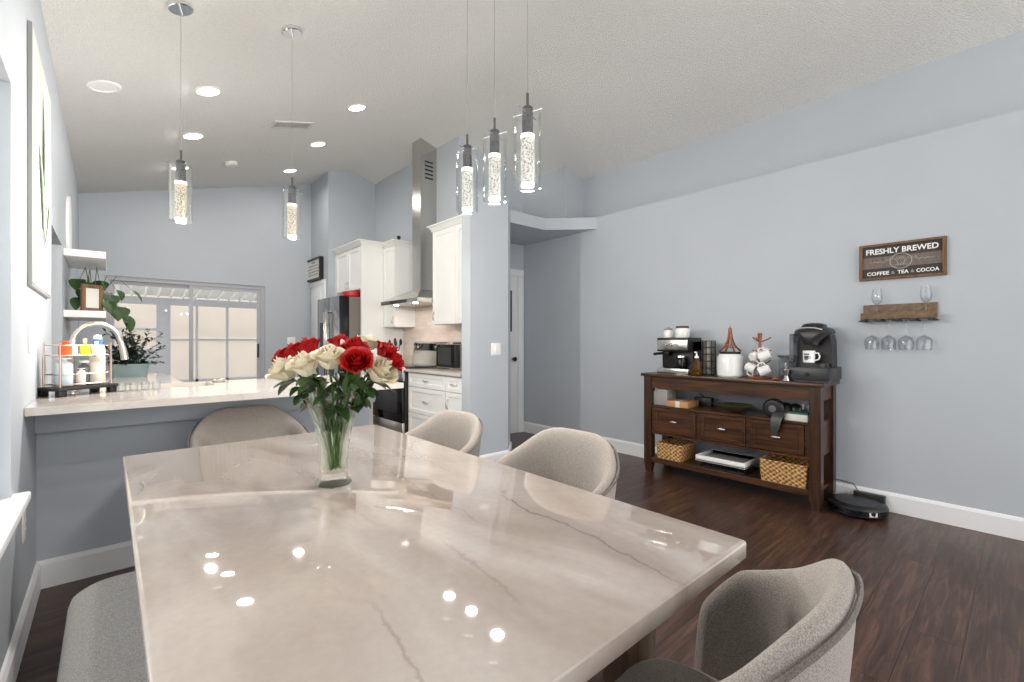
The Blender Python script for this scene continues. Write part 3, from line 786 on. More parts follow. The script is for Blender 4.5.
for i, (kind, a, b, z, s, label) in enumerate(roses):
    hx, hy = Rv * a, Fv * b
    head = Vector((VX, VY, TZ)) + Rv * a + Fv * b + Vector((0, 0, z - .034 * s))
    dirv = (Rv * a * 1.15 + Fv * (b * 1.3 - .02) + Vector((0, 0, .17))).normalized()
    if kind == 'white' and a < .1 and b < 0: dirv = (Rv * a * .8 + Fv * (-.07) + Vector((0, 0, .17))).normalized()
    if 'big open' in label: dirv = (Rv * .02 + Fv * (-.15) + Vector((0, 0, .12))).normalized()
    ro = thing('rose', label, 'flower', tuple(head), group='roses in the glass vase')
    q = Vector((0, 0, 1)).rotation_difference(dirv).to_euler()
    bl = bpy.data.objects.new('bloom', bloom_mesh(kind, i % 3 + 1)); COL.objects.link(bl); bl.parent = ro
    bl.rotation_euler = q; bl.scale = (s, s, s)
    # stem inside the vase
    foot = Vector((VX, VY, TZ + .046)) + Vector((rr.uniform(-.022, .022), rr.uniform(-.022, .022), 0))
    neck = Vector((VX, VY, TZ + .285)) + (Rv * a + Fv * b) * .34
    pts = []
    for k in range(9):
        t = k / 8
        p_ = foot * (1 - t) ** 2 + neck * 2 * t * (1 - t) + (head + dirv * .004) * t * t
        # keep inside the flare
        pts.append(tuple(p_ - head))
    MB().tube(pts, .0034, 6).build('stem', M['stem'], ro)
    mb = MB()
    for c in range(5):
        an = 2 * PI * c / 5
        u_ = Vector((math.cos(an), math.sin(an), 0)); m3 = q.to_matrix()
        leaf_mesh(mb, (0, 0, 0), m3 @ (u_ * .022 * s + Vector((0, 0, .012))), .012, 0, m3 @ Vector((0, 0, 1)), 4)
    mb.build('sepal', M['green'], ro, 60)
    mb = MB()
    for c in range(6):
        t = rr.uniform(.55, .95); base = Vector(pts[int(t * 8)])
        an = rr.uniform(0, 2 * PI)
        out_ = (Rv * a + Fv * b).normalized() * .7 + Vector((math.cos(an), math.sin(an), rr.uniform(-.7, .1)))
        leaf_mesh(mb, base, base + out_.normalized() * rr.uniform(.045, .085), rr.uniform(.032, .048), .25, Vector((0, 0, 1)))
    for c in range(4):
        base = Vector(pts[2 + c]); an = rr.uniform(0, 2 * PI)
        leaf_mesh(mb, base, base + Vector((math.cos(an) * .02, math.sin(an) * .02, rr.uniform(.03, .05))), .026, .1)
    mb.build('leaf', M['green'], ro, 60)

# ------------------------------------------------------------------ pendants
def make_pendant(core, n='pendant_light'):
    t = thing(n, 'x', 'lamp')
    zl = 0.0   # local z 0 = bottom of the glass
    loops = [(.054, .004), (.056, 0.0), (.056, .31), (.0525, .31), (.0525, .004)]
    MB().lathe(loops + [loops[0]], 32, cap=(False, False)).build('glass_shade', M['shade'], t)
    c = MB().lathe([(.001, .012), (.026, .012), (.028, .018), (.028, .205), (.026, .21), (.001, .21)], 24).build('crystal_core', M[core], t)
    MB().lathe([(.001, .206), (.0285, .206), (.0285, .222), (.001, .222)], 24).build('glow_ring', M['coreglow'], c)
    MB().lathe([(.001, .004), (.027, .004), (.027, .016), (.001, .016)], 24).build('glow_ring', M['coreglow'], c)
    MB().lathe([(.001, .222), (.024, .222), (.024, .335), (.021, .34), (.006, .342), (.006, .40), (.001, .40)], 24).build('socket', M['darkmetal'], t)
    mb = MB()
    for an in (0.3, 0.3 + PI / 2): mb.tube([(math.cos(an) * .07, math.sin(an) * .07, .318), (-math.cos(an) * .07, -math.sin(an) * .07, .318)], .0028, 6)
    mb.build('cross_pin', M['chrome'], t)
    return t
def finish_pendant(t, x, y, z, canopy=True):
    top = zc(x) - z
    MB().tube([(0, 0, .40), (0, 0, top - .02)], .0012, 5).build('cord', M['framegrey'], t)
    if canopy:
        sl = math.atan(.2687) if x < XRG else -math.atan(.2837)
        MB().lathe([(.062, .03), (.062, .004), (.058, 0), (.006, 0), (.006, -.03), (.001, -.03)], 32).build('canopy', M['chrome'], t, loc=(0, 0, top - .026), rot=(0, -sl, 0))
pend = [(.306, 3.16, 1.875, 'corewarm', 'pendant lamp over the counter, left one, with clear glass cylinder'),
        (.907, 3.21, 1.880, 'corewarm', 'pendant lamp over the counter, right one, in front of the far wall'),
        (1.40, 1.93, 1.876, 'core', 'glass cylinder pendant nearest the white wall cabinet, lowest of three hanging'),
        (1.395, 1.70, 1.876, 'core', 'middle of the three glass pendants by the kitchen partition'),
        (1.33, 1.40, 1.850, 'core', 'rightmost and highest looking of the three lit glass pendants')]
for x, y, z, core, label in pend:
    t = make_pendant(core); t['label'] = label; t['group'] = 'crystal core pendant lamps'
    t.location = (x, y, z); finish_pendant(t, x, y, z)
    la = bpy.data.lights.new('pendant_bulb', 'POINT'); la.energy = 22 if core == 'corewarm' else 12; la.shadow_soft_size = .03; la.color = (1, .95, .88)
    lo = bpy.data.objects.new('pendant_bulb', la); COL.objects.link(lo); lo.location = (x, y, z - .03)

# ------------------------------------------------------------------ ceiling fixtures (left slope)
SL = -math.atan(.2687)
def on_ceiling(x, y, d=0.0): return (x, y, zc(x) - d)
lights = [(.586, 4.268, 'lit recessed ceiling light nearest the left pendant canopy'), (.609, 5.313, 'lit recessed ceiling light, middle of the left row of three'),
          (.61, 6.39, 'lit recessed ceiling light, far end of the left row by the far wall'), (1.834, 4.373, 'lit recessed ceiling light beside the range hood side, nearest of the right row'),
          (1.832, 5.483, 'lit recessed ceiling light, middle of the right row of three'), (1.836, 6.592, 'lit recessed ceiling light, far end of the right row near the pantry')]
for x, y, label in lights:
    t = thing('recessed_light', label, 'ceiling light', on_ceiling(x, y), (0, SL, 0), 'lit recessed ceiling lights')
    MB().lathe([(.094, 0), (.094, -.004), (.088, -.008), (.078, -.008), (.076, -.002), (.076, 0)], 32, cap=(False, False)).build('trim_ring', M['white'], t)
    MB().lathe([(.001, -.005), (.076, -.005), (.076, 0.0), (.001, 0)], 32).build('lens', M['lens'], t)
    la = bpy.data.lights.new('downlight', 'AREA'); la.shape = 'DISK'; la.size = .15; la.energy = 3.0; la.color = (1, .95, .88)
    lo = bpy.data.objects.new('downlight', la); COL.objects.link(lo); lo.location = on_ceiling(x, y, .03)
t = thing('recessed_light', 'unlit white recessed ceiling light above the left wall picture', 'ceiling light', on_ceiling(-.024, 4.329), (0, SL, 0))
MB().lathe([(.1, 0), (.1, -.005), (.09, -.01), (.08, -.01), (.078, -.003), (.078, 0)], 32, cap=(False, False)).build('trim_ring', M['white'], t)
MB().lathe([(.001, -.004), (.078, -.004), (.078, 0.0), (.001, 0)], 32).build('lens', M['offlens'], t)
o = MB().lathe([(.065, 0), (.065, -.02), (.055, -.034), (.02, -.036), (.001, -.036)], 28).build('smoke_detector', M['white'], loc=on_ceiling(1.079, 6.202), rot=(0, SL, 0))
tag(o, 'small round white smoke detector on the ceiling', 'smoke detector')
t = thing('air_vent', 'rectangular slotted air vent on the white ceiling', 'vent', on_ceiling(1.384, 4.902), (0, SL, 0))
mb = MB(); mb.box2((-.19, -.09, -.012), (.19, -.07, 0)); mb.box2((-.19, .07, -.012), (.19, .09, 0)); mb.box2((-.19, -.07, -.012), (-.17, .07, 0)); mb.box2((.17, -.07, -.012), (.19, .07, 0)); mb.build('frame', M['ventwhite'], t)
mb = MB()
for k in range(7): mb.box((0, -.06 + k * .02, -.008), (.34, .016, .003), rot=(.5, 0, 0))
mb.build('louvre', M['ventwhite'], t)
MB().box2((-.17, -.07, -.002), (.17, .07, 0)).build('backing', M['dgrey'], t)

# ------------------------------------------------------------------ shaker doors
def shaker_x(mb, x, y0, y1, z0, z1, t=.02, fr=.055, g=.002):
    """door facing -x with recessed panel, front at x"""
    y0 += g; y1 -= g; z0 += g; z1 -= g
    fy = min(fr, (y1 - y0) * .3); fz = min(fr, (z1 - z0) * .3)
    mb.box2((x, y0, z0), (x + t, y0 + fy, z1), .0015, 1); mb.box2((x, y1 - fy, z0), (x + t, y1, z1), .0015, 1)
    mb.box2((x, y0 + fy, z0), (x + t, y1 - fy, z0 + fz), .0015, 1); mb.box2((x, y0 + fy, z1 - fz), (x + t, y1 - fy, z1), .0015, 1)
    mb.box2((x + .009, y0 + fy - .001, z0 + fz - .001), (x + t, y1 - fy + .001, z1 - fz + .001))
    return mb
def pull_x(x, y, z, vertical, parent, L=.10):
    pts = []
    for k in range(9):
        a = k / 8; d = math.sin(PI * a); o = (a - .5) * L
        pts.append((x - .026 * d ** .6, y + (0 if vertical else o), z + (o if vertical else 0)))
    return MB().tube(pts, .005, 8).build('handle', M['satin'], parent)
def crown(mb, path, z, h=.065, out=.05):
    """crown moulding along a path of (x, y, nx, ny) corner points with outward direction"""
    prof = [(0, 0), (.008, 0), (.014, .02), (out * .7, h * .75), (out, h * .82), (out, h), (0, h)]
    mb.loft([[(x + nx * o, y + ny * o, z + q) for o, q in prof] for x, y, nx, ny in path])

XU, XB = 2.77, 2.47
BACK = XK - .002
# tall fridge enclosure
t = thing('fridge_cabinet', 'white tall cabinet surround with double doors over the refrigerator', 'cabinet', (XB, 5.74, 0))
def L(x, y, z): return (x - XB, y - 5.74, z)
mb = MB(); mb.box2(L(XB, 5.74, 0), L(BACK, 5.775, 2.455)); mb.box2(L(XB, YB - .04, 0), L(BACK, YB - .003, 2.455)); mb.box2(L(XB + .02, 5.775, 1.88), L(BACK, YB - .04, 2.455)); mb.build('body', M['cab'], t)
for y0, y1, hy in ((5.775, 6.20, 6.165), (6.20, 6.63, 6.235)):
    dd = shaker_x(MB(), 0, y0 - 5.74, y1 - 5.74, 1.885, 2.45).build('door', M['cab'], t)
    pull_x(0, hy - 5.74, 1.96, True, dd)
mb = MB(); crown(mb, [(0, YB - 5.745, -1, 0), (0, 0, -1, -1), (BACK - XB, 0, 0, -1)], 2.455); mb.build('crown', M['cab'], t)
# upper cabinets
def upper(name, label, y0, y1, splits, handles):
    t = thing(name, label, 'cabinet', (XU, y0, 0), group='white upper cabinets')
    MB().box2((.02, 0, 1.385), (BACK - XU, y1 - y0, 2.445)).build('body', M['cab'], t)
    for (a, b), hy in zip(splits, handles):
        dd = shaker_x(MB(), 0, a - y0, b - y0, 1.385, 2.44).build('door', M['cab'], t)
        pull_x(0, hy - y0, 1.475, True, dd, .09)
    mb = MB()
    if y1 < 5: crown(mb, [(BACK - XU, y1 - y0, 0, 1), (0, y1 - y0, -1, 1), (0, .001, -1, 0)], 2.44)
    else: crown(mb, [(0, y1 - y0 - .052, -1, 0), (0, 0, -1, -1), (BACK - XU, 0, 0, -1)], 2.44)
    mb.build('crown', M['cab'], t)
    return t
upper('upper_cabinet', 'white narrow upper cabinet between the range hood and the refrigerator cabinet', 5.415, 5.735, [(5.415, 5.735)], [5.46])
upper('upper_cabinet', 'white double door upper cabinet mounted above the microwave', 3.515, 4.49, [(3.515, 4.03), (4.03, 4.49)], [3.54, 4.455])
# base cabinets
def base(label, y0, y1, units):
    t = thing('base_cabinet', label, 'cabinet', (XB + .03, y0, 0), group='white base cabinets')
    o0 = XB + .03
    MB().box2((.02, 0, .1), (BACK - o0, y1 - y0, .86)).box2((.07, 0, 0), (BACK - o0, y1 - y0, .1)).build('body', M['cab'], t)
    for kind, a, b, z0, z1 in units:
        dd = shaker_x(MB(), 0, a - y0, b - y0, z0, z1, fr=.045).build(kind, M['cab'], t)
        if kind == 'drawer': pull_x(0, (a + b) / 2 - y0, (z0 + z1) / 2, False, dd)
        else: pull_x(0, (b - .05 if True else a) - y0, z1 - .12, True, dd)
    return t
base('white base cabinet with drawers beside the range, below the microwave', 3.515, 4.57,
     [('drawer', 3.82, 4.56, .70, .855), ('drawer', 3.82, 4.56, .415, .697), ('drawer', 3.82, 4.56, .11, .412), ('drawer', 3.517, 3.815, .70, .855), ('door', 3.517, 3.815, .11, .697)])
base('white narrow base cabinet beyond the range, against the tall refrigerator panel', 5.345, 5.735, [('drawer', 5.35, 5.73, .70, .855), ('door', 5.35, 5.73, .11, .697)])
for y0, y1, lab in ((3.514, 4.572, 'white quartz worktop under the microwave'), (5.343, 5.737, 'white quartz worktop strip beyond the range holding the utensil crock')):
    tag(MB().box2((XB, y0, .8605), (BACK, y1, .893), .003).build('countertop', M['quartz']), lab, 'countertop')
struct(MB().box2((XK - .01, 3.515, .893), (XK - .0005, 5.737, 1.72)).build('trim_backsplash', M['tile']))

# range
RY0, RY1 = 4.578, 5.338
t = thing('stove', 'stainless electric range with black glass oven door', 'stove', (2.44, RY0, 0))
w_ = RY1 - RY0
MB().box2((.03, 0, .02), (BACK - 2.46, w_, .89), .003).box2((.1, .02, 0), (.5, w_ - .02, .03)).build('body', M['black'], t)
MB().box2((.01, 0, .885), (BACK - 2.46, w_, .905), .004).build('cooktop', M['blackg'], t)
MB().box2((.0, 0.004, .75), (.04, w_ - .004, .885), .006).build('front_panel', M['steelh'], t)
dd = MB().box2((-.005, .006, .29), (.035, w_ - .006, .745), .006).build('oven_door', M['blackg'], t)
MB().tube([(-.005, .06, .70), (-.045, .06, .70), (-.045, w_ - .06, .70), (-.005, w_ - .06, .70)], .011, 8).build('handle', M['steelh'], dd)
MB().box2((-.007, .12, .38), (-.004, w_ - .12, .62), .001).build('window', M['dgrey'], dd)
MB().box2((-.002, .006, .08), (.035, w_ - .006, .285), .006).build('drawer', M['steelh'], t)
bg = MB().prism_y([(.54, .9), (.62, .9), (.62, 1.19), (.58, 1.19)], 0, w_).build('backguard', M['steelh'], t)
MB().box2((.548, .03, 1.08), (.575, w_ - .03, 1.17), .004).build('control_panel', M['blackg'], bg)
for k in range(4):
    MB().lathe([(.02, 0), (.018, .02), (.001, .021)], 14).build('knob', M['steel'], bg, loc=(.55, (.08, .17, w_ - .17, w_ - .08)[k], 1.125), rot=(0, -PI / 2, 0))

# hood
t = thing('range_hood', 'stainless steel chimney range hood reaching to the ceiling', 'range hood', (XK, 4.958, 1.6))
def HL(x, y, z): return (x - XK, y - 4.958, z - 1.6)
cx0 = 2.85
y0, y1 = 4.895, 5.095
mb = MB()
mb.loft([[HL(cx0, y0, 1.82), HL(BACK, y0, 1.82), HL(BACK, y1, 1.82), HL(cx0, y1, 1.82)], [HL(cx0, y0, zc(cx0) - .0), HL(BACK, y0, zc(BACK) - .0), HL(BACK, y1, zc(BACK)), HL(cx0, y1, zc(cx0))]])
chm = mb.build('chimney', M['steel'], t)
mb = MB()
for k in range(5): mb.box2(HL(cx0 + .06, y0 - .002, 3.40 - k * .05), HL(BACK - .05, y0 + .002, 3.42 - k * .05))
mb.build('vent_slot', M['dgrey'], chm)
mb = MB()
mb.loft([[HL(2.58, 4.5, 1.645), HL(BACK, 4.5, 1.645), HL(BACK, 5.41, 1.645), HL(2.58, 5.41, 1.645)], [HL(2.58, 4.5, 1.69), HL(BACK, 4.5, 1.69), HL(BACK, 5.41, 1.69), HL(2.58, 5.41, 1.69)],
         [HL(2.66, 4.62, 1.74), HL(BACK, 4.62, 1.74), HL(BACK, 5.29, 1.74), HL(2.66, 5.29, 1.74)], [HL(cx0 - .01, y0 - .01, 1.83), HL(BACK, y0 - .01, 1.83), HL(BACK, y1 + .01, 1.83), HL(cx0 - .01, y1 + .01, 1.83)]])
mb.build('canopy', M['steelh'], t, 20)
MB().box2(HL(2.577, 4.75, 1.65), HL(2.582, 5.16, 1.685)).build('control_strip', M['dgrey'], t)
for yy in (4.72, 5.19):
    MB().lathe([(.001, -.004), (.03, -.004), (.03, .002), (.001, .002)], 18).build('lamp', M['hoodlight'], t, loc=HL(2.68, yy, 1.644))
la = bpy.data.lights.new('hood_light', 'AREA'); la.shape = 'RECTANGLE'; la.size = .1; la.size_y = .5; la.energy = 1.0; la.color = (1, .88, .75)
lo = bpy.data.objects.new('hood_light', la); COL.objects.link(lo); lo.location = (2.75, 4.95, 1.635)

# fridge
t = thing('refrigerator', 'stainless side by side refrigerator with dark sides inside the white surround', 'refrigerator', (2.2, 5.795, 0))
MB().box2((.13, 0, .02), (.85, .80, 1.775), .004).build('body', mat('fridge_side', rgb(112, 104, 98), .5), t)
for a, b in ((0.0, .36), (.365, .80)):
    dd = MB().box2((0, a, .05), (.125, b, 1.78), .008).build('door', M['blackg'] if False else mat('black_stainless', rgb(36, 36, 38), .3, .6), t)
    MB().box2((-.004, a + .004, .055), (.002, b - .004, 1.775), .002).build('front', mat('fridge_front', rgb(176, 178, 180), .13, 1.0), dd)
    hy = (.33 if a == 0 else .395)
    MB().tube([(0, hy, .65), (-.05, hy, .66), (-.05, hy, 1.58), (0, hy, 1.59)], .011, 8).build('handle', M['steel'], dd)
    if a > 0: MB().box2((-.008, .48, 1.0), (-.003, .70, 1.45), .003).build('dispenser', M['dgrey'], dd)
o = MB().lathe([(.001, 0), (.10, 0), (.12, .02), (.12, .07), (.11, .076), (.001, .076)], 28).build('cooking_pot', M['red'], loc=(2.42, 5.94, 1.7765)); tag(o, 'red round pot sitting on top of the refrigerator', 'pot')
t = thing('camera', 'small dark security camera on top of the narrow upper cabinet', 'camera', (2.86, 5.47, 2.505))
MB().lathe([(.03, 0), (.03, .008), (.008, .012), (.008, .04), (.001, .04)], 16).build('stand', M['black'], t)
MB().ball((0, 0, .058), (.026, .026, .024)).build('head', M['black'], t)

# microwave
t = thing('microwave', 'silver microwave with black door on the worktop below the upper cabinet', 'microwave', (2.73, 3.90, .894))
MB().box2((0.01, 0, .012), (.33, .46, .275), .006).box2((.03, .03, 0), (.06, .06, .015)).box2((.03, .40, 0), (.06, .43, .015)).box2((.28, .03, 0), (.3, .06, .015)).box2((.28, .4, 0), (.3, .43, .015)).build('body', M['steelh'], t)
dd = MB().box2((0, .105, .02), (.012, .452, .268), .004).build('door', M['blackg'], t)
MB().box2((-.002, .16, .05), (.001, .41, .235)).build('window', M['dgrey'], dd)
MB().box2((0, .008, .02), (.012, .1, .268), .004).build('control_panel', M['black'], t)
o = MB().box((0, 0, .008), (.05, .09, .016), .004).build('remote_control', M['black'], loc=(2.85, 4.12, 1.17)); tag(o, 'small black remote lying on top of the microwave', 'remote')

# utensil crock
t = thing('utensil_crock', 'white ceramic utensil crock on the worktop beyond the range', 'crock', (2.86, 5.55, .894))
MB().lathe([(.001, 0), (.07, 0), (.078, .01), (.078, .17), (.075, .175), (.068, .175), (.068, .02), (.001, .02)], 28).build('body', M['ceramic'], t)
ul = ['black slotted spoon in the white crock, leaning left', 'black ladle in the white crock, near the middle', 'black turner in the white crock, leaning back', 'black spatula in the white crock, leaning right']
for k, (dx, dy, hh) in enumerate(((-.05, .05, .33), (.0, .02, .35), (.05, -.01, .34), (-.03, -.05, .32))):
    u_ = thing('cooking_utensil', ul[k], 'utensil', (2.86 + dx * .3, 5.55 + dy * .3, .916), group='black utensils in the crock')
    MB().tube([(0, 0, 0), (dx * .7, dy * .7, hh - .1)], .006, 6).build('handle', M['black'], u_)
    MB().ball((dx * .95, dy * .95, hh - .07), (.012, .034, .045), 12, 8).build('head', M['black'], u_)

# ------------------------------------------------------------------ peninsula
CT = .924
PX1 = 1.46
t = tag(MB().build('sink_tmp', M['steel']) if False else thing('peninsula_counter', 'long white stone breakfast counter on the half wall with overhang', 'countertop', (0, 3.2, .889)), 'long white stone breakfast counter on the half wall with overhang', 'countertop')
SK = (.02, 3.36, .50, 3.70)
mb = MB()
x0, x1, yf, yb = XL + .002, PX1, 2.725, 3.73
zb, zt_ = .0005, CT - .889
def PB(a, b): mb.box2((a[0], a[1] - 3.2, zb), (b[0], b[1] - 3.2, zt_))
# plan split round the sink hole; left run continues to the far window
for a, b in (((x0, yf), (x1, SK[1])), ((x0, SK[1]), (SK[0], SK[3])), ((SK[2], SK[1]), (x1, SK[3])), ((x0, SK[3]), (x1, yb)), ((x0, yb), (.37, 4.95))): PB(a, b)
mb.build('worktop', M['quartz'], t)
s_ = thing('kitchen_sink', 'stainless undermount sink set in the long counter under the arched faucet', 'sink', ((SK[0] + SK[2]) / 2, (SK[1] + SK[3]) / 2, .889))
hw, hd = (SK[2] - SK[0]) / 2, (SK[3] - SK[1]) / 2
mb = MB()
for a, b in (((-hw - .01, -hd - .01, -.18), (hw + .01, -hd, .0)), ((-hw - .01, hd, -.18), (hw + .01, hd + .01, .0)), ((-hw - .01, -hd, -.18), (-hw, hd, .0)), ((hw, -hd, -.18), (hw + .01, hd, .0)), ((-hw - .01, -hd - .01, -.19), (hw + .01, hd + .01, -.18))): mb.box2(a, b)
mb.build('basin', M['steelh'], s_)
MB().lathe([(.001, 0), (.04, 0), (.04, .004), (.03, .006), (.001, .003)], 20).build('drain', M['chrome'], s_, loc=(0, 0, -.18))
# base units under the counter, kitchen side
t = thing('base_cabinet', 'white base cabinet under the right end of the long breakfast counter', 'cabinet', (.55, 3.295, 0))
MB().box2((0, 0, .1), (.87, .40, .886)).box2((.0, .03, 0), (.85, .35, .1)).build('body', M['cab'], t)
for k in range(2): MB().box2((.01 + k * .43, .40, .12), (.43 + k * .43, .418, .87), .002).build('door', M['cab'], t)
t = thing('base_cabinet', 'white base cabinet under the left counter run by the left wall', 'cabinet', (XL + .003, 3.76, 0))
MB().box2((0, 0, .1), (.58, 1.17, .886)).box2((0, .02, 0), (.53, 1.15, .1)).build('body', M['cab'], t)
for k in range(2): MB().box2((.58, .01 + k * .58, .12), (.598, .58 + k * .58, .87), .002).build('door', M['cab'], t)

# faucet
fx, fy = -.15, 3.46
t = thing('faucet', 'tall brushed nickel gooseneck faucet arching over the sink', 'faucet', (fx, fy, CT))
MB().lathe([(.03, 0), (.03, .006), (.02, .012), (.018, .07), (.001, .07)], 20).build('base', M['satin'], t)
pts = [(0, 0, .06), (0, 0, .24)]
dx, dy = .205, .04
for k in range(13):
    a = PI - (PI * .93) * k / 12
    rr_ = .125
    pts.append(((1 + math.cos(a)) * dx / 2, (1 + math.cos(a)) * dy / 2, .25 + .125 * math.sin(a)))
MB().tube(pts, .0125, 10).build('spout', M['satin'], t)
e0 = Vector(pts[-1])
MB().tube([tuple(e0), tuple(e0 + Vector((.012, -.004, -.05))), tuple(e0 + Vector((.02, -.008, -.11)))], [.013, .017, .019], 12).build('spray_head', M['satin'], t)
MB().tube([(0, .018, .05), (.02, .05, .06), (.04, .07, .085)], .006, 8).build('lever', M['satin'], t)

# bottle tray with wire caddy
tx, ty = -.115, 3.255
trk = thing('serving_tray', 'dark footed serving tray on the counter by the left wall', 'tray', (tx, ty, CT), .62)
mb = MB(); slab(mb, .29, .16, .03, .046, .02, .003); mb.build('top', M['blackwood'], trk)
for sx in (-1, 1):
    for sy in (-1, 1): MB().box((sx * .115, sy * .06, .0155), (.035, .03, .031), .004).build('foot', M['blackwood'], trk)
rk = thing('bottle_rack', 'two tier copper wire rack standing on the dark tray', 'rack', (tx, ty, CT + .0465), .62)
mb = MB()
for sx in (-1, 1):
    for sy in (-1, 1): mb.tube([(sx * .115, sy * .055, 0), (sx * .115, sy * .055, .145), (sx * .113, sy * .055, .152)], .005, 8)
mb.build('post', M['copper'], rk)
for z in (.012, .157):
    mb = MB(); 
    for zz in (z, z + .05): mb.tube([(x, y, zz) for x, y in rrect(.236, .115, .02, 3)], .0025, 6, True)
    mb.build('rail', M['copper'], rk)
MB().box2((-.1145, -.0545, .1535), (.1145, .0545, .1575)).build('shelf', M['cream'], rk)
mb = MB()
for sx in (-1, 1):
    for sy in (-1, 1): mb.tube([(sx * .115, sy * .055, .150), (sx * .115, sy * .055, .222)], .003, 6)
mb.build('upright', M['copper'], rk)
rot = Matrix.Rotation(.62, 3, 'Z')
def on_rack(x, y, z): v = rot @ Vector((x, y, 0)); return (tx + v.x, ty + v.y, CT + .0465 + z)
BG = 'bottles on the wire rack'
def bottle(name, label, p, r, h, mats, neck=.3, capr=None, sq=False, pump=False):
    t = thing(name, label, 'bottle', p, .62, BG)
    hb = h * (1 - neck)
    prof = [(.001, 0), (r * .94, 0), (r, .004), (r, hb * .85), (r * .8, hb * .95), (r * .35, hb), (r * .35, hb + .01), (.001, hb + .01)]
    MB().lathe(prof, 24 if not sq else 4).build('body', mats[0], t, 30 if sq else 40)
    cr = capr or r * .42
    MB().lathe([(.001, 0), (cr, 0), (cr, h - hb - .012), (cr * .9, h - hb - .01), (.001, h - hb - .01)], 18).build('cap', mats[1], t, loc=(0, 0, hb + .01))
    if pump: MB().tube([(0, 0, h - .01), (0, 0, h + .02), (-.03, 0, h + .015)], .004, 6).build('pump', mats[1], t)
    return t
bottle('jar', 'orange labelled jar on the upper tier of the wire rack', on_rack(-.06, 0, .1578), .026, .072, (M['orange'], M['orange']), .22, .02)
bottle('soap_bottle', 'lime green bottle on the upper tier of the wire rack', on_rack(.035, .01, .1578), .02, .085, (M['lime'], M['cream']), .35)
bottle('soap_bottle', 'white bottle with cream cap in the middle of the upper tier', on_rack(-.012, .02, .1578), .018, .078, (M['white'], M['cream']), .3)
bottle('soap_bottle', 'pale cream squat bottle on the right of the upper tier', on_rack(.082, .0, .1578), .022, .07, (M['cream'], M['white']), .25)
bottle('storage_canister', 'pale blue canister on the left of the lower tier', on_rack(-.066, 0, .003), .036, .142, (M['palebl'], M['white']), .12, .03)
bottle('storage_canister', 'short cream canister at the lower tier, beside the pale blue one', on_rack(-.008, -.028, .003), .018, .085, (M['cream'], M['cream']), .1, .016)
bottle('glass_jar', 'grey glass jar with pale lid in the middle of the lower tier', on_rack(.033, .014, .003), .024, .125, (M['mgrey'], M['white']), .18, .02)
bottle('storage_canister', 'tall cream canister on the right of the lower tier', on_rack(.083, 0, .003), .034, .142, (M['cream'], M['cream']), .12, .028)
t = thing('soap_dispenser', 'tall cream bottle with blue cap standing right of the dark tray', 'bottle', (-.045, 3.425, CT), .3)
MB().lathe([(.001, 0), (.031, 0), (.033, .005), (.033, .23), (.028, .25), (.02, .256), (.001, .256)], 24).build('body', M['cream'], t)
MB().lathe([(.001, 0), (.022, 0), (.024, .03), (.02, .034), (.001, .034)], 20).build('collar', M['blue'], t, loc=(0, 0, .254))
MB().lathe([(.001, 0), (.02, 0), (.016, .02), (.001, .024)], 20).build('cap', M['white'], t, loc=(0, 0, .288))
tag(MB().lathe([(.001, 0), (.035, 0), (.045, .012), (.046, .016), (.04, .014), (.03, .006), (.001, .005)], 24).build('dish', M['steel'], loc=(.46, 3.71 + .15, CT) if False else (.56, 3.62, CT)), 'small round metal dish on the long counter past the sink', 'dish')
# clear cups added in place of the bright streaks reflected in the sink
for k, lab in enumerate(('added clear cup standing for a sink reflection, first of the row by the dark tray', 'added clear cup standing for a sink reflection, second in the row from the dark tray', 'added clear cup standing for a sink reflection, third in the row from the dark tray', 'added clear cup standing for a sink reflection, last in the row, furthest from the tray')):
    x = .055 + .05 * k; y = 3.27 + .008 * k
    o = MB().lathe([(.001, 0), (.018, 0), (.021, .045), (.0198, .045), (.017, .004), (.001, .004)], 20).build('drinking_glass', M['wineglass'], loc=(x, y, CT)); tag(o, lab, 'glass', 'added cups standing for sink reflections')

# left wall shelves, plant, frame, mirror, picture
def shelf(z, label):
    return tag(MB().box2((0, 4.9, 0), (.245, 5.75, .055), .004).build('floating_shelf', M['white'], loc=(XL + .001, 0, z)), label, 'shelf', 'floating white shelves')
shelf(1.86, 'upper white floating shelf on the left wall near the slider')
shelf(1.385, 'lower white floating shelf on the left wall holding a framed photo')
t = thing('picture_frame', 'brown wooden photo frame standing on the lower white shelf', 'picture frame', (-.10, 5.06, 1.44), .75)
mb = MB(); mb.box2((-.085, -.01, 0), (.085, .01, .03), .003); mb.box2((-.085, -.01, .19), (.085, .01, .22), .003); mb.box2((-.085, -.01, .03), (-.055, .01, .19), .003); mb.box2((.055, -.01, .03), (.085, .01, .19), .003); mb.build('frame', M['framewood'], t)
MB().box2((-.056, -.002, .029), (.056, .006, .191)).build('photo', M['paper'], t)
MB().box2((-.02, .009, 0), (.02, .07, .015)).build('stand', M['framewood'], t)
t = thing('potted_plant', 'large leaved trailing plant in a pot on the lower white shelf', 'plant', (-.1, 5.42, 1.44))
MB().lathe([(.001, 0), (.06, 0), (.08, .12), (.075, .12), (.06, .09), (.001, .09)], 24).build('pot', M['ceramic'], t)
rl = random.Random(5)
specs = [((-.10, -.34, .18), .11), ((-.06, -.30, .10), .10), ((.13, -.28, .06), .13), ((.17, -.32, -.06), .13), ((.21, -.22, -.04), .14), ((.2, -.12, .12), .1), ((-.1, -.4, .02), .09), ((.05, .2, .22), .12), ((-.05, .2, .2), .1), ((.26, -.26, -.16), .12), ((.12, -.36, .0), .1), ((.34, -.2, .12), .05)]
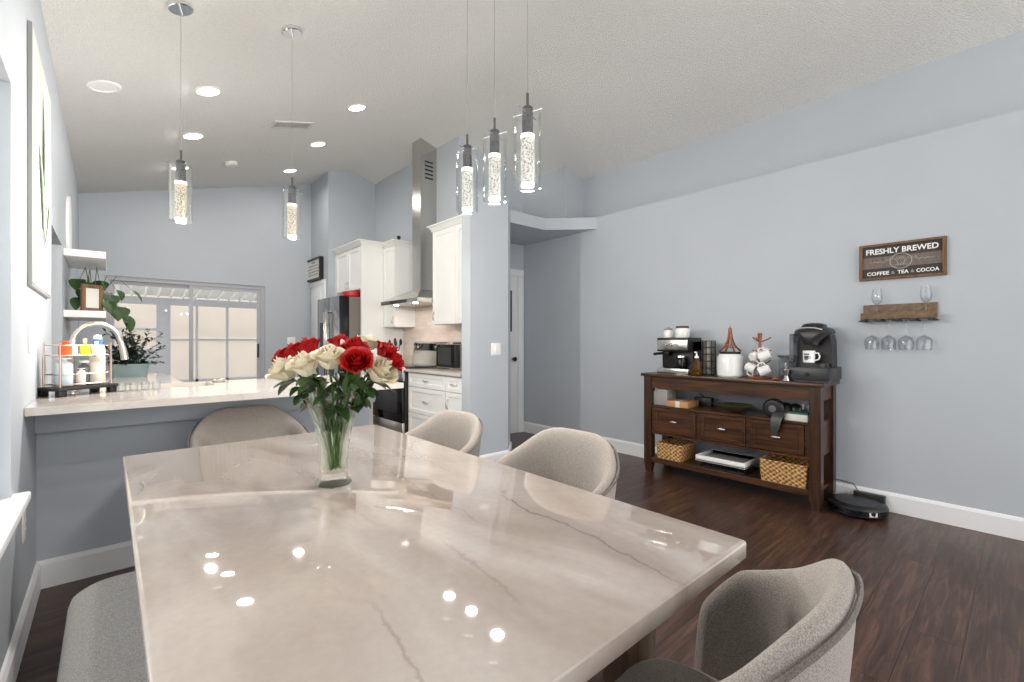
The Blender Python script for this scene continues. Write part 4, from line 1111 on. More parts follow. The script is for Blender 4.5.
for tip, wd in specs:
    tip = Vector(tip); mid = Vector((tip.x * .45, tip.y * .45, .12 + max(.06, tip.z * .9 + .1)))
    base = Vector((0, 0, .09)); lb = tip * .55 + mid * .45
    MB().tube([tuple(base), tuple(mid), tuple(lb)], [.004, .003, .002], 6).build('stem', M['stem'], t)
    leaf_mesh(MB(), lb, tip, wd, .18).build('leaf', M['green'], t, 60)
o = MB().loft([[(0, .19 * math.cos(2 * PI * k / 40), (.28 if math.sin(2 * PI * k / 40) > 0 else .22) * math.sin(2 * PI * k / 40)) for k in range(40)], [(.02, .19 * math.cos(2 * PI * k / 40), (.28 if math.sin(2 * PI * k / 40) > 0 else .22) * math.sin(2 * PI * k / 40)) for k in range(40)]]).build('arched_plaque', M['white'], loc=(XL + .001, 5.35, 2.17)); tag(o, 'white arched plaque leaning on the left wall above the upper shelf', 'wall decor')
o.location.z = 1.916 + .22
t = thing('botanical_picture', 'tall white botanical canvas picture in a dark frame on the left wall', 'picture', (XL + .001, 3.245, 2.005))
mb = MB(); mb.box2((0, -.42, -.565), (.014, -.405, .565)); mb.box2((0, .405, -.565), (.014, .42, .565)); mb.box2((0, -.405, -.565), (.014, .405, -.55)); mb.box2((0, -.405, .55), (.014, .405, .565)); mb.build('frame', M['framegrey'], t)
cv = MB().box2((0, -.405, -.55), (.016, .405, .55)).build('canvas', M['paper'], t)
mb = MB()
for k, (a0, b0, h0, h1) in enumerate(((-.1, -.02, -.35, .45), (.05, .02, -.35, .3), (0, .12, -.3, .2), (-.05, -.16, -.3, .15), (.03, .2, -.35, -.05))):
    leaf_mesh(mb, (.0175, a0 * .3, h0), (.0175, b0 * 1.4, h1), .045, 0, Vector((1, 0, 0)))
mb.build('leaf_print', mat('sage_print', rgb(168, 182, 170), .7, var=.2, vscale=9), cv)
MB().box2((.0165, -.12, -.5), (.0172, .12, -.3)).build('vase_print', mat('vase_print', rgb(206, 214, 196), .7, var=.2, vscale=9), cv)
# plates on walls
def plate(label, loc, rz, cat='light switch', name='light_switch', w=.075, h=.118):
    t = thing(name, label, cat, loc, rz)
    MB().box2((-w / 2, -.006, -h / 2), (w / 2, 0, h / 2), .002).build('plate', M['white'], t)
    if name == 'light_switch': MB().box((0, -.007, 0), (.034, .006, .066), .002, rot=(.06, 0, 0)).build('rocker', M['white'], t)
    else:
        for z in (-.022, .022): MB().box((0, -.007, z), (.03, .004, .028), .002).build('socket', M['cream'], t)
    return t
plate('white light switch on the blue grey partition wall', (2.772, YP - .0005, 1.122), 0, w=.115)
plate('white light switch on the left wall below the botanical picture', (XL + .0005, 2.89, 1.209), PI / 2)
plate('white power outlet low on the left wall near the baseboard', (XL + .0005, 2.69, .448), PI / 2, 'outlet', 'power_outlet')
plate('white switch plate on the far wall right of the slider', (2.08, YF - .0005, 1.2), 0, w=.115)
# framed sign on the return wall
t = thing('framed_sign', 'small black framed white sign above the pantry door', 'sign', (2.369, 7.15, 2.28))
mb = MB(); mb.box2((-.06, -.30, -.165), (0, -.275, .165)); mb.box2((-.06, .275, -.165), (0, .30, .165)); mb.box2((-.06, -.275, -.165), (0, .275, -.14)); mb.box2((-.06, -.275, .14), (0, .275, .165)); mb.build('frame', M['black'], t)
cv = MB().box2((-.045, -.276, -.141), (0, .276, .141)).build('panel', M['paper'], t)
mb = MB()
for k, wdt in enumerate((.08, .2, .24, .22, .2)):
    zz = .10 - k * .045
    mb.tube([(-.046, -wdt + 2 * wdt * j / 16, zz + .010 * math.sin(j * 2.1 + k)) for j in range(17)], .004, 5)
mb.build('lettering', M['ink'], cv)
# black frame on the hall side of the partition
o = MB().box2((0, 3.645, 1.30), (.033, 4.05, 1.74), .003).build('picture_frame', M['black'], loc=(3.201, 0, 0)); tag(o, 'thin black picture frame seen edge on at the end of the partition wall', 'picture frame')

# planter with bushy plant by the slider
t = thing('potted_bush', 'bushy small leaved plant in a slate trough at the end of the left counter', 'plant', (.12, 4.72, CT))
MB().loft([[(x * s, y * s, z) for x, y in rrect(.24, .40, .03, 3)] for z, s in ((0, .9), (.10, 1.0), (.10, .94), (.03, .85))]).build('trough', M['bluegrey'], t)
rb = random.Random(11)
ml = MB(); ms = MB()
for k in range(64):
    a = rb.uniform(0, 2 * PI); rad = rb.uniform(.02, .26); hh = rb.uniform(.16, .46) - rad * .45
    b0 = Vector((rb.uniform(-.08, .08), rb.uniform(-.14, .14), .06)); tip = Vector((math.cos(a) * rad + .04, math.sin(a) * rad * .9, max(.09, hh)))
    mid = (b0 + tip) / 2 + Vector((0, 0, .04))
    ms.tube([tuple(b0), tuple(mid), tuple(tip)], .0016, 4)
    for j in range(12):
        q = .3 + .7 * j / 11
        p_ = b0 * (1 - q) ** 2 + mid * 2 * q * (1 - q) + tip * q * q
        dv = Vector((rb.uniform(-1, 1), rb.uniform(-1, 1), rb.uniform(-.3, .9))).normalized()
        leaf_mesh(ml, p_, p_ + dv * rb.uniform(.028, .048), rb.uniform(.016, .024), .1, n=3)
ms.build('stem', M['dgreen'], t); ml.build('foliage', M['dgreen'], t, 60)

# ------------------------------------------------------------------ coffee sign, wine rack
t = thing('coffee_sign', 'rectangular wooden framed FRESHLY BREWED coffee sign on the right wall', 'sign', (XR - .001, .572, 1.762), -PI / 2)
# local: x along wall to the right as seen from the room, y into the wall
SW, SH = .463, .255
mb = MB(); mb.box2((-SW / 2, -.028, -SH / 2), (-SW / 2 + .02, 0, SH / 2), .002); mb.box2((SW / 2 - .02, -.028, -SH / 2), (SW / 2, 0, SH / 2), .002); mb.box2((-SW / 2 + .02, -.028, SH / 2 - .016), (SW / 2 - .02, 0, SH / 2), .002); mb.box2((-SW / 2 + .02, -.028, -SH / 2), (SW / 2 - .02, 0, -SH / 2 + .016), .002); mb.build('frame', M['framewood'], t)
pn = MB().box2((-SW / 2 + .019, -.016, -SH / 2 + .015), (SW / 2 - .019, 0, SH / 2 - .015)).build('panel', mat('chalkboard', rgb(58, 52, 50), .7, var=.15, vscale=14), t)
MB().box2((-SW / 2 + .02, -.0165, -.045), (SW / 2 - .02, -.0155, .035)).build('band', mat('weathered_board', rgb(112, 102, 94), .7, var=.2, vscale=20, stretch=(8, 1, 1)), pn)
fz = -.0168
text_mesh('FRESHLY BREWED', .052, M['letter'], 'lettering', .0006, .0012, pn, (0, fz, .072), (PI / 2, 0, 0), .385)
text_mesh('COFFEE', .034, M['letter'], 'lettering', .0006, .0008, pn, (-.125, fz, -.083), (PI / 2, 0, 0), .125)
text_mesh('&', .03, M['letterdim'], 'lettering', .0006, 0, pn, (-.042, fz, -.083), (PI / 2, 0, 0))
text_mesh('TEA', .034, M['letter'], 'lettering', .0006, .0008, pn, (.012, fz, -.083), (PI / 2, 0, 0), .06)
text_mesh('&', .03, M['letterdim'], 'lettering', .0006, 0, pn, (.062, fz, -.083), (PI / 2, 0, 0))
text_mesh('COCOA', .034, M['letter'], 'lettering', .0006, .0008, pn, (.138, fz, -.083), (PI / 2, 0, 0), .115)
mb = MB(); mb.tube([(.0 + .058 * math.cos(2 * PI * k / 32), fz, -.005 + .052 * math.sin(2 * PI * k / 32)) for k in range(32)], .003, 6, True)
mb.tube([(-.022, fz, .004), (-.016, fz, -.024), (.016, fz, -.024), (.022, fz, .004)], .002, 5); mb.tube([(-.03, fz, -.031), (.03, fz, -.031)], .002, 5)
mb.tube([(.022, fz, -.002), (.034, fz, -.006), (.018, fz, -.02)], .0015, 5)
for k in range(3): mb.tube([(-.01 + k * .01, fz, .008), (-.006 + k * .01, fz, .016), (-.011 + k * .01, fz, .024), (-.007 + k * .01, fz, .03)], .0012, 5)
for sx in (-1, 1):
    mb.tube([(sx * (.075 + .1 * j / 20), fz, .0 + .008 * math.sin(j * 1.1) * (1 - j / 24)) for j in range(21)], .0018, 5)
mb.tube([(-.085 + .17 * j / 40, fz - .001, .012 + .010 * math.sin(j * 1.35)) for j in range(41)], .0016, 5)
mb.build('emblem', M['letterdim'], pn)
# rack (local same frame)
RKY, RKZ = .585, 1.39
t = thing('wine_glass_rack', 'rustic wooden stemware rack on the right wall below the coffee sign', 'rack', (XR - .001, RKY, RKZ), -PI / 2)
MB().box2((-.195, -.022, -.03), (.2, 0, .068), .002).build('back_board', M['rustic'], t)
MB().box2((-.195, -.10, -.036), (.195, -.0, -.02), .002).box2((-.195, -.105, -.038), (.195, -.095, .006), .002).build('ledge', M['rustic'], t)
for k in range(5): MB().box2((-.2085 + k * .0925, -.10, -.054), (-.161 + k * .0925, -.012, -.046), .002).box2((-.197 + k * .0925, -.10, -.047), (-.173 + k * .0925, -.012, -.0355)).build('hanger_rail', M['blackwood'], t)
def wine_glass(label, loc, up=True):
    t = thing('wine_glass', label, 'wine glass', loc, (0 if up else PI, 0, 0), 'wine glasses on the wall rack')
    L_ = .0 if up else .022
    MB().lathe([(.001, 0), (.031, 0), (.031, .002), (.006, .007), (.0035, .02), (.0035, .075 + L_), (.006, .083 + L_)], 24, cap=(True, False)).build('stem', M['wineglass'], t)
    if up: pf = [(.003, .082), (.014, .088), (.027, .105), (.031, .13), (.029, .165), (.025, .198), (.0238, .198), (.0276, .165), (.0296, .13), (.025, .107), (.012, .091), (.002, .086)]
    else: pf = [(r, z + L_) for r, z in [(.003, .082), (.018, .090), (.036, .106), (.043, .128), (.042, .155), (.038, .184), (.0368, .184), (.0405, .155), (.0415, .128), (.034, .108), (.016, .093), (.002, .088)]]
    MB().lathe(pf, 28).build('bowl', M['wineglass'], t)
    return t
for yy, lab in ((.695, 'left upright wine glass standing on the rack'), (.437, 'right upright wine glass standing on the rack')):
    wine_glass(lab, (XR - .06, yy, RKZ - .019))
for k, lab in enumerate(('leftmost upside down wine glass hanging under the rack', 'second upside down wine glass from the left under the rack', 'third upside down wine glass from the left under the rack', 'rightmost upside down wine glass hanging under the rack')):
    wine_glass(lab, (XR - .062, RKY + .1385 - k * .0925, RKZ - .0438), False)

# ------------------------------------------------------------------ console table
KX0, KX1, KY0, KY1, KZ = 3.70, 4.10, .945, 2.345, .905
t = thing('console_table', 'dark stained wooden console table with three drawers along the right wall', 'console table', (KX0, KY0, 0))
kd, kw = KX1 - KX0, KY1 - KY0
MB().box2((-.01, -.025, KZ - .028), (kd + .002, kw + .02, KZ), .005).build('top', M['walnutY'], t)
for sx in (0, 1):
    for sy in (0, 1):
        x = .015 + sx * (kd - .085); y = .0 + sy * (kw - .072)
        MB().loft([[(x + .035 + a * s, y + .036 + b * s, z) for a, b in ((-.035, -.036), (.035, -.036), (.035, .036), (-.035, .036))] for z, s in ((0, .68), (.075, .96), (.09, 1), (KZ - .028, 1))]).build('leg', M['walnutZ'], t)
mb = MB(); mb.box2((.025, .072, .772), (.045, kw - .072, KZ - .028)); mb.box2((kd - .05, .072, .772), (kd - .03, kw - .072, KZ - .028)); mb.box2((.085, .012, .772), (kd - .07, .03, KZ - .028)); mb.box2((.085, kw - .03, .772), (kd - .07, kw - .012, KZ - .028)); mb.build('apron', M['walnutY'], t)
mb = MB(); mb.box2((.02, .02, .60), (kd - .02, kw - .02, .618)); mb.box2((.025, .072, .355), (kd - .03, kw - .072, .372)); mb.box2((.085, .02, .372), (kd - .07, .035, .60)); mb.box2((.085, kw - .035, .372), (kd - .07, kw - .02, .60))
mb.box2((.03, .072, .372), (.06, .10, .60)); mb.box2((.03, kw - .10, .372), (.06, kw - .072, .60))
for yy in (.484, .886): mb.box2((.03, yy - .018, .372), (.3, yy + .018, .60))
mb.build('carcass', M['walnutY'], t)
for a, b in ((.104, .464), (.504, .866), (.906, 1.296)):
    dd = shaker_x(MB(), .018, a, b, .376, .597, .022, .03).build('drawer', M['walnutY'], t)
    MB().ball((.0, (a + b) / 2, .488), (.014, .034, .012), 14, 8).tube([(.02, (a + b) / 2, .488), (0, (a + b) / 2, .488)], .006, 6).build('pull', M['chrome'], dd)
mb = MB(); mb.box2((.03, .03, .118), (kd - .03, kw - .03, .14)); mb.box2((.02, .072, .095), (.042, kw - .072, .142), .003); mb.box2((kd - .042, .072, .095), (kd - .02, kw - .072, .142), .003); mb.build('bottom_shelf', M['walnutY'], t)
SHELF = .618; LOW = .142

# espresso machine (local: front -x)
ez = KZ
t = thing('espresso_machine', 'black and silver espresso machine on the left end of the console', 'coffee machine', (3.76, 1.94, ez))
MB().box2((.09, 0, .05), (.26, .30, .30), .012).box2((0, 0, .20), (.26, .30, .325), .01).build('body', M['black'], t)
MB().box2((-.005, .006, .215), (.003, .294, .305), .004).build('control_panel', M['steel'], t)
MB().box2((0, 0, 0), (.26, .30, .05), .006).build('drip_tray', M['steel'], t)
MB().lathe([(.03, 0), (.034, .01), (.034, .04), (.001, .04)], 18).tube([(0, 0, .02), (-.06, .03, .018), (-.12, .05, .012)], [.011, .012, .013], 8).build('portafilter', M['black'], t, loc=(.05, .235, .165))
MB().lathe([(.001, 0), (.048, 0), (.052, .012), (.05, .07), (.042, .092), (.038, .092), (.001, .09)], 24).build('carafe', M['blackg'], t, loc=(.05, .09, .052))
MB().lathe([(.04, 0), (.043, .004), (.04, .02), (.001, .022)], 24).build('carafe_lid', M['steel'], t, loc=(.05, .09, .145))
for k, yy in enumerate((.10, .16, .21)):
    MB().lathe([(.014, 0), (.013, .012), (.001, .013)], 14).build('knob', M['chrome'], t, loc=(-.004, yy, .262), rot=(0, -PI / 2, 0))
# jars on top
etop = ez + .325
t = thing('sugar_jar', 'small white jar with grey lid on the espresso machine, left', 'jar', (3.87, 2.185, etop))
MB().lathe([(.001, 0), (.042, 0), (.046, .01), (.046, .055), (.036, .07), (.001, .07)], 24).build('body', M['ceramic'], t)
MB().lathe([(.036, .07), (.036, .085), (.012, .088), (.012, .098), (.001, .1)], 20).build('lid', M['boxgrey'], t)
t = thing('sugar_jar', 'squat white jar with brown trim on the espresso machine, right', 'jar', (3.87, 2.05, etop))
MB().lathe([(.001, 0), (.058, 0), (.064, .01), (.064, .07), (.056, .085), (.001, .085)], 28).build('body', M['ceramic'], t)
MB().lathe([(.056, .085), (.056, .1), (.05, .104), (.001, .104)], 24).build('lid', mat('brown_lid', rgb(74, 54, 44), .5), t)
# amber pump bottle
t = thing('syrup_bottle', 'amber pump bottle with white top in front of the espresso machine', 'bottle', (3.745, 1.855, ez))
MB().lathe([(.001, 0), (.036, 0), (.04, .006), (.04, .10), (.03, .13), (.016, .14), (.016, .15), (.001, .15)], 24).build('body', M['amber'], t)
MB().lathe([(.018, .15), (.018, .165), (.008, .17), (.006, .20), (.001, .20)], 16).tube([(0, 0, .198), (-.03, 0, .2)], .006, 8).build('pump', M['white'], t)
# pod column
t = thing('pod_holder', 'dark wire cylinder pod holder between the amber bottle and the white canister', 'holder', (3.95, 1.845, ez))
MB().lathe([(.001, .004), (.048, .004), (.048, .29), (.001, .29)], 24).build('pod_stack', mat('pod_foil', rgb(126, 122, 116), .4, .3, var=.25, vscale=30), t)
mb = MB()
for z in (.004, .06, .12, .18, .24, .296): mb.tube([(.056 * math.cos(2 * PI * k / 24), .056 * math.sin(2 * PI * k / 24), z) for k in range(24)], .0035, 6, True)
for k in range(8):
    a = 2 * PI * k / 8; mb.tube([(.056 * math.cos(a), .056 * math.sin(a), .003), (.056 * math.cos(a), .056 * math.sin(a), .297)], .003, 6)
mb.build('wire_cage', M['black'], t)
# canister + tower statuette
t = thing('canister', 'round white canister with dark lid at the middle of the console', 'canister', (3.86, 1.625, ez))
MB().lathe([(.001, 0), (.09, 0), (.1, .012), (.102, .10), (.1, .16), (.085, .185), (.075, .19), (.001, .19)], 36).build('body', M['ceramic'], t)
MB().lathe([(.078, .19), (.08, .194), (.08, .206), (.001, .208)], 32).build('lid', M['blackwood'], t)
t = thing('tower_figurine', 'copper coloured lattice tower figurine on the white canister lid', 'figurine', (3.86, 1.625, ez + .208))
mb = MB()
def tw(z): return .055 * math.exp(-z / .055) + .006
zz = [0, .012, .03, .05, .08, .12, .16, .19]
for sx in (-1, 1):
    for sy in (-1, 1): mb.tube([(sx * tw(z), sy * tw(z), z + .004) for z in zz], [.009, .008, .007, .006, .005, .0042, .0035, .003], 6)
for z in (.03, .055, .1): mb.box((0, 0, z), (2 * tw(z) + .012, 2 * tw(z) + .012, .006))
for k in range(10):
    z0 = .032 + k * .014; z1 = z0 + .014
    for sg in (-1, 1):
        mb.tube([(-tw(z0) * sg, -tw(z0), z0), (tw(z1) * sg, -tw(z1), z1)], .002, 4); mb.tube([(-tw(z0) * sg, tw(z0), z0), (tw(z1) * sg, tw(z1), z1)], .002, 4)
        mb.tube([(-tw(z0), -tw(z0) * sg, z0), (-tw(z1), tw(z1) * sg, z1)], .002, 4)
mb.lathe([(.008, .185), (.008, .195), (.003, .2), (.002, .22), (.001, .22)], 10)
mb.build('lattice', M['coppermat'], t)
# mug tree
mtx, mty = 3.85, 1.39
t = thing('mug_tree', 'copper coloured mug tree on the console hung with white mugs', 'mug tree', (mtx, mty, ez))
MB().lathe([(.001, 0), (.082, 0), (.086, .008), (.07, .02), (.016, .028), (.001, .03)], 32).build('base', M['coppermat'], t)
MB().lathe([(.012, .02), (.010, .15), (.010, .30), (.018, .35), (.012, .358), (.001, .358)], 18).build('post', M['coppermat'], t)
arms = []
for z, offs in ((.29, 0.5), (.19, .0), (.11, .5)):
    for k in range(3):
        a = math.radians(100 + 120 * (k + offs)) if z != .19 else math.radians(60 + 120 * k)
        arms.append((z, a))
for z, a in arms:
    c_, s_ = math.cos(a), math.sin(a)
    MB().tube([(c_ * .008, s_ * .008, z), (c_ * .05, s_ * .05, z + .016), (c_ * .078, s_ * .078, z + .034)], .005, 8).build('arm', M['coppermat'], t)
def mug_parts(t, s=1.0, print_=False):
    MB().lathe([(.001, 0), (.032 * s, 0), (.037 * s, .006), (.039 * s, .088 * s), (.0365 * s, .088 * s), (.034 * s, .01), (.001, .008)], 28).build('cup', M['ceramic'], t)
    MB().tube([(0, -.036 * s, .072 * s), (0, -.058 * s, .072 * s), (0, -.067 * s, .05 * s), (0, -.06 * s, .026 * s), (0, -.036 * s, .018 * s)], .0055 * s, 8).build('handle', M['ceramic'], t)
ml_ = ['white mug hanging at the upper right of the mug tree', 'white mug hanging at the middle left of the mug tree', 'white mug hanging at the lower right of the mug tree', 'white mug hanging at the lower left of the mug tree', 'white mug hanging at the back of the mug tree, upper', 'white mug hanging at the back of the mug tree, lower']
# mugs: position offsets from the post (x toward wall, y to the left), tilt
mg = [((-.035, -.085, .20), (math.radians(-115), 0, .3)), ((-.075, .035, .165), (math.radians(70), .5, .9)), ((-.035, -.085, .085), (math.radians(-115), 0, .35)), ((-.02, .09, .095), (math.radians(110), 0, -.2)), ((.07, -.03, .21), (math.radians(-110), .2, 1.6)), ((.07, .0, .10), (math.radians(-110), .2, 1.8))]
mg = mg[:6]
for (off, r), lab in zip(mg, ml_):
    m_ = thing('mug', lab, 'mug', (mtx + off[0], mty + off[1], ez + off[2]), r, 'white mugs on the mug tree')
    mug_parts(m_, .95)
# glass jar
t = thing('glass_jar', 'clear glass jar with flat grey lid behind the pod drawer', 'jar', (4.02, 1.25, ez))
MB().lathe([(.001, 0), (.055, 0), (.058, .006), (.058, .15), (.05, .165), (.046, .165), (.054, .148), (.054, .01), (.001, .008)], 28).build('body', M['wineglass'], t)
MB().lathe([(.05, .165), (.062, .167), (.062, .182), (.001, .184)], 28).build('lid', M['mgrey'], t)
o = MB().lathe([(.001, 0), (.024, 0), (.026, .004), (.012, .04), (.026, .085), (.024, .085), (.01, .045), (.001, .045)], 24).build('jigger', M['chrome'], loc=(3.73, 1.165, ez)); tag(o, 'small silver double jigger in front of the pod drawer', 'jigger')
o = MB().ball((0, 0, .012), (.02, .03, .012), 16, 8).build('wooden_scoop', M['coppermat'], loc=(3.74, 1.24, ez)); tag(o, 'small brown wooden scoop left of the silver jigger', 'scoop')
# pod drawer + brewer
pdx, pdy = 3.755, .905
t = thing('pod_storage_box', 'dark grey pod storage drawer under the single cup coffee brewer', 'drawer box', (pdx, pdy, ez))
MB().box2((.01, 0, .012), (.325, .265, .105), .005).box2((.02, .01, 0), (.31, .255, .014)).build('body', M['dgrey'], t)
dd = MB().box2((0, .006, .016), (.012, .259, .1), .004).build('front', M['dgrey'], t)
MB().ball((-.006, .132, .058), (.008, .012, .012), 12, 8).build('knob', M['black'], dd)
t = thing('coffee_brewer', 'black single cup coffee brewer with grey lid standing on the pod drawer', 'coffee machine', (pdx + .03, pdy + .022, ez + .105))
mb = MB()
mb.loft([[(x, y, z) for x, y in ((.13 - s, .0 + s), (.27 - s * .5, .0 + s), (.27 - s * .5, .22 - s), (.13 - s, .22 - s))] for z, s in ((0.0, .0), (.05, 0), (.19, .004), (.235, .012))]); mb.build('column', M['black'], t, 30)
mb = MB(); mb.loft([[(x, y, z) for x, y in [(.02 + .06 + a_ * 1.0, .11 + b_) for a_, b_ in rrect(.17, .20, .06, 5)]] for z in (0, .03)]); mb.build('drip_base', M['black'], t)
def bw(z, sx, sy, ox): return [(ox + a_, .11 + b_, z) for a_, b_ in rrect(sx, sy, .055, 6)]
MB().loft([bw(.20, .13, .12, .075), bw(.185, .12, .11, .075)][::-1] + [bw(.25, .26, .225, .14), bw(.275, .24, .21, .145), bw(.29, .2, .17, .15)]).build('head', M['dgrey'], t, 40)
MB().loft([bw(.288, .2, .15, .13), bw(.312, .18, .13, .135), bw(.322, .12, .08, .14)]).build('lid', M['black'], t, 40)
MB().tube([(.0, .03, .268), (-.02, .07, .28), (-.024, .11, .282), (-.02, .15, .28), (.0, .19, .268)], .009, 8).build('lid_handle', M['chrome'], t)
MB().box2((.05, .222, .03), (.24, .255, .245), .012).build('water_tank', glassy('smoke_tank', (.55, .58, .6, 1), .2, body=.3, bodycol=rgb(150, 154, 158)), t)
MB().lathe([(.045, .0), (.05, .03), (.001, .03)][::-1], 20).build('nozzle', M['black'], t, loc=(.065, .11, .16))
# mug under the brewer
t = thing('mug', 'white mug with a dark blue cup print under the black coffee brewer', 'mug', (pdx + .045, pdy + .135, ez + .1365))
mug_parts(t, 1.0)
mb = MB()
def cyl(y, z, r=.0393): a = y / r; return (-r * math.cos(a), r * math.sin(a), z)
def patch(y0, y1, z0, z1):
    mb.grid(lambda s, q: cyl(y0 + (y1 - y0) * s, z0 + (z1 - z0) * q), 6, 2)
patch(-.008, .022, .03, .052); patch(-.011, .025, .058, .068); patch(-.005, .019, .022, .028)
mb.tube([cyl(-.008, .048, .0395), cyl(-.018, .046, .0395), cyl(-.018, .034, .0395), cyl(-.008, .034, .0395)], .002, 5)
mb.build('print', M['navy'], t)

# mid shelf items
o = MB().box2((0, 0, 0), (.17, .135, .125), .003).build('storage_box', M['boxgrey'], loc=(3.755, 2.135, SHELF)); tag(o, 'grey square box at the left end of the middle shelf', 'box')
o = MB().box2((0, 0, 0), (.11, .10, .02), .003).build('paper_stack', M['paper'], loc=(3.775, 2.15, SHELF + .125)); tag(o, 'white paper packet lying on the grey box', 'packet')
t = thing('cardboard_box', 'flat cardboard box with a white label on the middle shelf', 'box', (3.735, 1.93, SHELF))
MB().box2((0, 0, 0), (.2, .195, .052), .002).build('carton', M['cardboard'], t)
MB().box2((-.001, .075, .0), (.1, .115, .053)).build('label', M['paper'], t)
t = thing('power_adapter', 'black power adapter with a thin cord behind the cardboard box', 'adapter', (3.965, 1.83, SHELF))
MB().box2((0, 0, 0), (.06, .16, .08), .008).build('housing', M['black'], t)
MB().tube([(.04, .28, .25), (.05, .2, .19), (.05, .12, .10), (.03, .07, .075)], .004, 6).build('cord', M['black'], t)
o = MB().lathe([(.001, 0), (.05, 0), (.06, .006), (.12, .035), (.155, .056), (.15, .058), (.11, .04), (.05, .012), (.001, .01)], 40).build('serving_bowl', mat('olive_glaze', rgb(84, 84, 58), .3, var=.25, vscale=14), loc=(3.86, 1.595, SHELF)); tag(o, 'wide shallow olive bowl on the middle shelf', 'bowl')
t = thing('camera_bag', 'black round device with cloth strap hanging over the middle shelf edge', 'device', (3.80, 1.255, SHELF))
MB().lathe([(.001, 0), (.062, 0), (.074, .012), (.074, .045), (.062, .06), (.03, .064), (.001, .06)], 28).build('body', M['black'], t, loc=(-.02, .0, .0745), rot=(0, -PI / 2, 0))
MB().lathe([(.024, 0), (.026, .004), (.018, .006), (.001, .003)], 20).build('dial', M['mgrey'], t, loc=(-.083, 0, .0745), rot=(0, -PI / 2, 0))
MB().ball((.05, -.045, .06), (.07, .06, .058), 18, 12).ball((.055, -.11, .06), (.05, .05, .055), 18, 12).build('pouch', M['black'], t)
mb = MB()
cl = [(-.02, -.05, .10), (-.1, -.045, .04), (-.118, -.035, .0), (-.12, -.03, -.06), (-.121, -.02, -.10)]
mb.loft([[(x, y - .045 * (1 - q * .5), z), (x, y + .045 * (1 - q * .5), z), (x + .008, y + .045 * (1 - q * .5), z), (x + .008, y - .045 * (1 - q * .5), z)] for q, (x, y, z) in zip((0, .2, .4, .7, 1), cl)]); mb.build('strap', M['dgrey'], t)
t = thing('game_box', 'white box with dark green lid at the right of the middle shelf', 'box', (3.735, 1.03, SHELF))
MB().box2((0, 0, 0), (.2, .15, .05), .002).build('tray', M['paper'], t)
MB().box2((-.002, -.002, .05), (.202, .152, .062), .002).build('lid', M['greenbox'], t)
o = MB().lathe([(.001, 0), (.03, 0), (.035, .09), (.033, .09), (.028, .005), (.001, .005)], 20).build('drinking_glass', M['wineglass'], loc=(4.0, 1.12, SHELF)); tag(o, 'clear drinking glass behind the green lidded box', 'glass')
# low shelf
def basket(label, y0, w, d, h):
    t = thing('basket', label, 'basket', (3.722, y0, LOW), group='woven baskets on the bottom shelf')
    mb = MB()
    mb.loft([[(d / 2 + a * s, w / 2 + b * s, z) for a, b in rrect(d, w, .015, 3)] for z, s in ((0, .94), (h * .3, .98), (h, 1.0))] + [[(d / 2 + a * s, w / 2 + b * s, z) for a, b in rrect(d, w, .015, 3)] for z, s in ((h, .93), (h * .3, .9), (.012, .88))])
    mb.build('body', M['weave'], t)
    n = 46; pts = []
    per = rrect(d * .97, w * .97, .015, 6); pts = [(d / 2 + a, w / 2 + b, h) for a, b in per]
    MB().tube(pts, .008, 8, True).build('rim', M['weave'], t)
    return t
basket('rectangular woven basket at the left of the bottom shelf', 1.985, .24, .27, .135)
basket('larger rectangular woven basket at the right of the bottom shelf', 1.03, .32, .27, .155)
t = thing('wire_crate', 'low black wire crate in the middle of the bottom shelf under the white tray', 'crate', (3.76, 1.45, LOW))
mb = MB()
for z in (.004, .05): mb.tube([(.14 + a, .2 + b, z) for a, b in rrect(.27, .38, .02, 3)], .003, 6, True)
for k in range(13): mb.tube([(.006, .03 + k * .0285, .003), (.006, .03 + k * .0285, .05)], .002, 5); mb.tube([(.006, .03 + k * .0285, .004), (.274, .03 + k * .0285, .004)], .002, 5)
mb.build('wires', M['black'], t)
t = thing('white_tray', 'white framed tray with a grey inset resting on the wire crate', 'tray', (3.715, 1.45, LOW + .054))
mb = MB(); mb.box2((0, 0, 0), (.30, .40, .012)); mb.box2((0, 0, .0), (.02, .40, .045), .003); mb.box2((.28, 0, 0), (.30, .40, .045), .003); mb.box2((.02, 0, 0), (.28, .02, .045), .003); mb.box2((.02, .38, 0), (.28, .40, .045), .003); mb.build('frame', M['white'], t)
MB().box2((.02, .02, .012), (.28, .38, .02)).build('inset', M['boxgrey'], t)

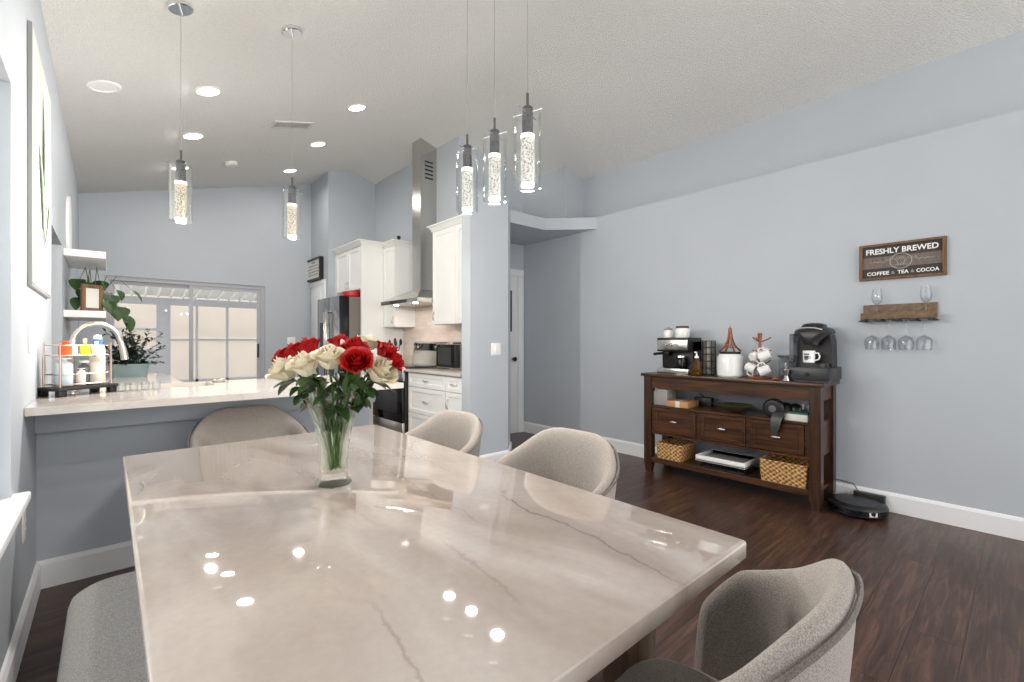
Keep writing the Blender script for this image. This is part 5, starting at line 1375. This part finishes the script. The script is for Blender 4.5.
# robot vacuum on its dock
t = thing('robot_vacuum', 'round black robot vacuum on the floor by the right wall', 'robot vacuum', (3.92, .78, 0))
MB().lathe([(.001, .012), (.155, .012), (.168, .02), (.17, .055), (.165, .075), (.155, .082), (.001, .083)], 48).build('body', M['black'], t)
MB().lathe([(.13, .083), (.13, .085), (.001, .087)], 40).build('top_plate', M['dgrey'], t)
MB().lathe([(.172, .03), (.173, .06), (.166, .06), (.166, .03)], 48, cap=(False, False)).build('bumper', M['blackg'], t)
mb = MB()
for sx in (-1, 1): mb.lathe([(.001, -.01), (.03, -.01), (.03, .01), (.001, .01)], 16, (0, 0, 0))
MB().box2((-.03, -.11, 0), (.03, -.08, .03)).box2((-.03, .08, 0), (.03, .11, .03)).build('wheel', M['black'], t)
MB().box((-.125, -.112, .045), (.008, .05, .03), .002, rot=(0, 0, .73)).build('badge', M['paper'], t)
t = thing('charging_dock', 'slim black charging dock behind the robot vacuum with a thin cord', 'dock', (4.07, .74, 0))
MB().box2((-.02, -.09, 0), (.03, .09, .11), .006).build('housing', M['black'], t)
MB().tube([(.03, .06, .09), (.035, .1, .15), (.036, .2, .16), (.036, .26, .1), (.03, .28, .02), (.03, .3, .006)], .003, 6).build('cord', M['black'], t)

# ------------------------------------------------------------------ light, world, camera
wd = bpy.data.worlds.new('sky'); sc.world = wd; wd.use_nodes = True
nt = wd.node_tree; nt.nodes.clear()
ow = nt.nodes.new('ShaderNodeOutputWorld'); bgd = nt.nodes.new('ShaderNodeBackground')
bgd.inputs[0].default_value = (1.0, .99, .97, 1); bgd.inputs[1].default_value = 1.5
nt.links.new(bgd.outputs[0], ow.inputs[0])

cam = bpy.data.cameras.new('camera'); cam.lens = 16.0; cam.sensor_width = 36.0; cam.sensor_fit = 'HORIZONTAL'; cam.clip_start = .02
co = bpy.data.objects.new('camera_view', cam); COL.objects.link(co)
co.location = (0, 0, H); co.rotation_euler = (PI / 2, 0, -math.radians(41.57))
sc.camera = co
vs_ = sc.view_settings
vs_.view_transform = 'Standard'; vs_.look = 'None'; vs_.exposure = 0.84; vs_.gamma = 1.0; vs_.use_curve_mapping = False
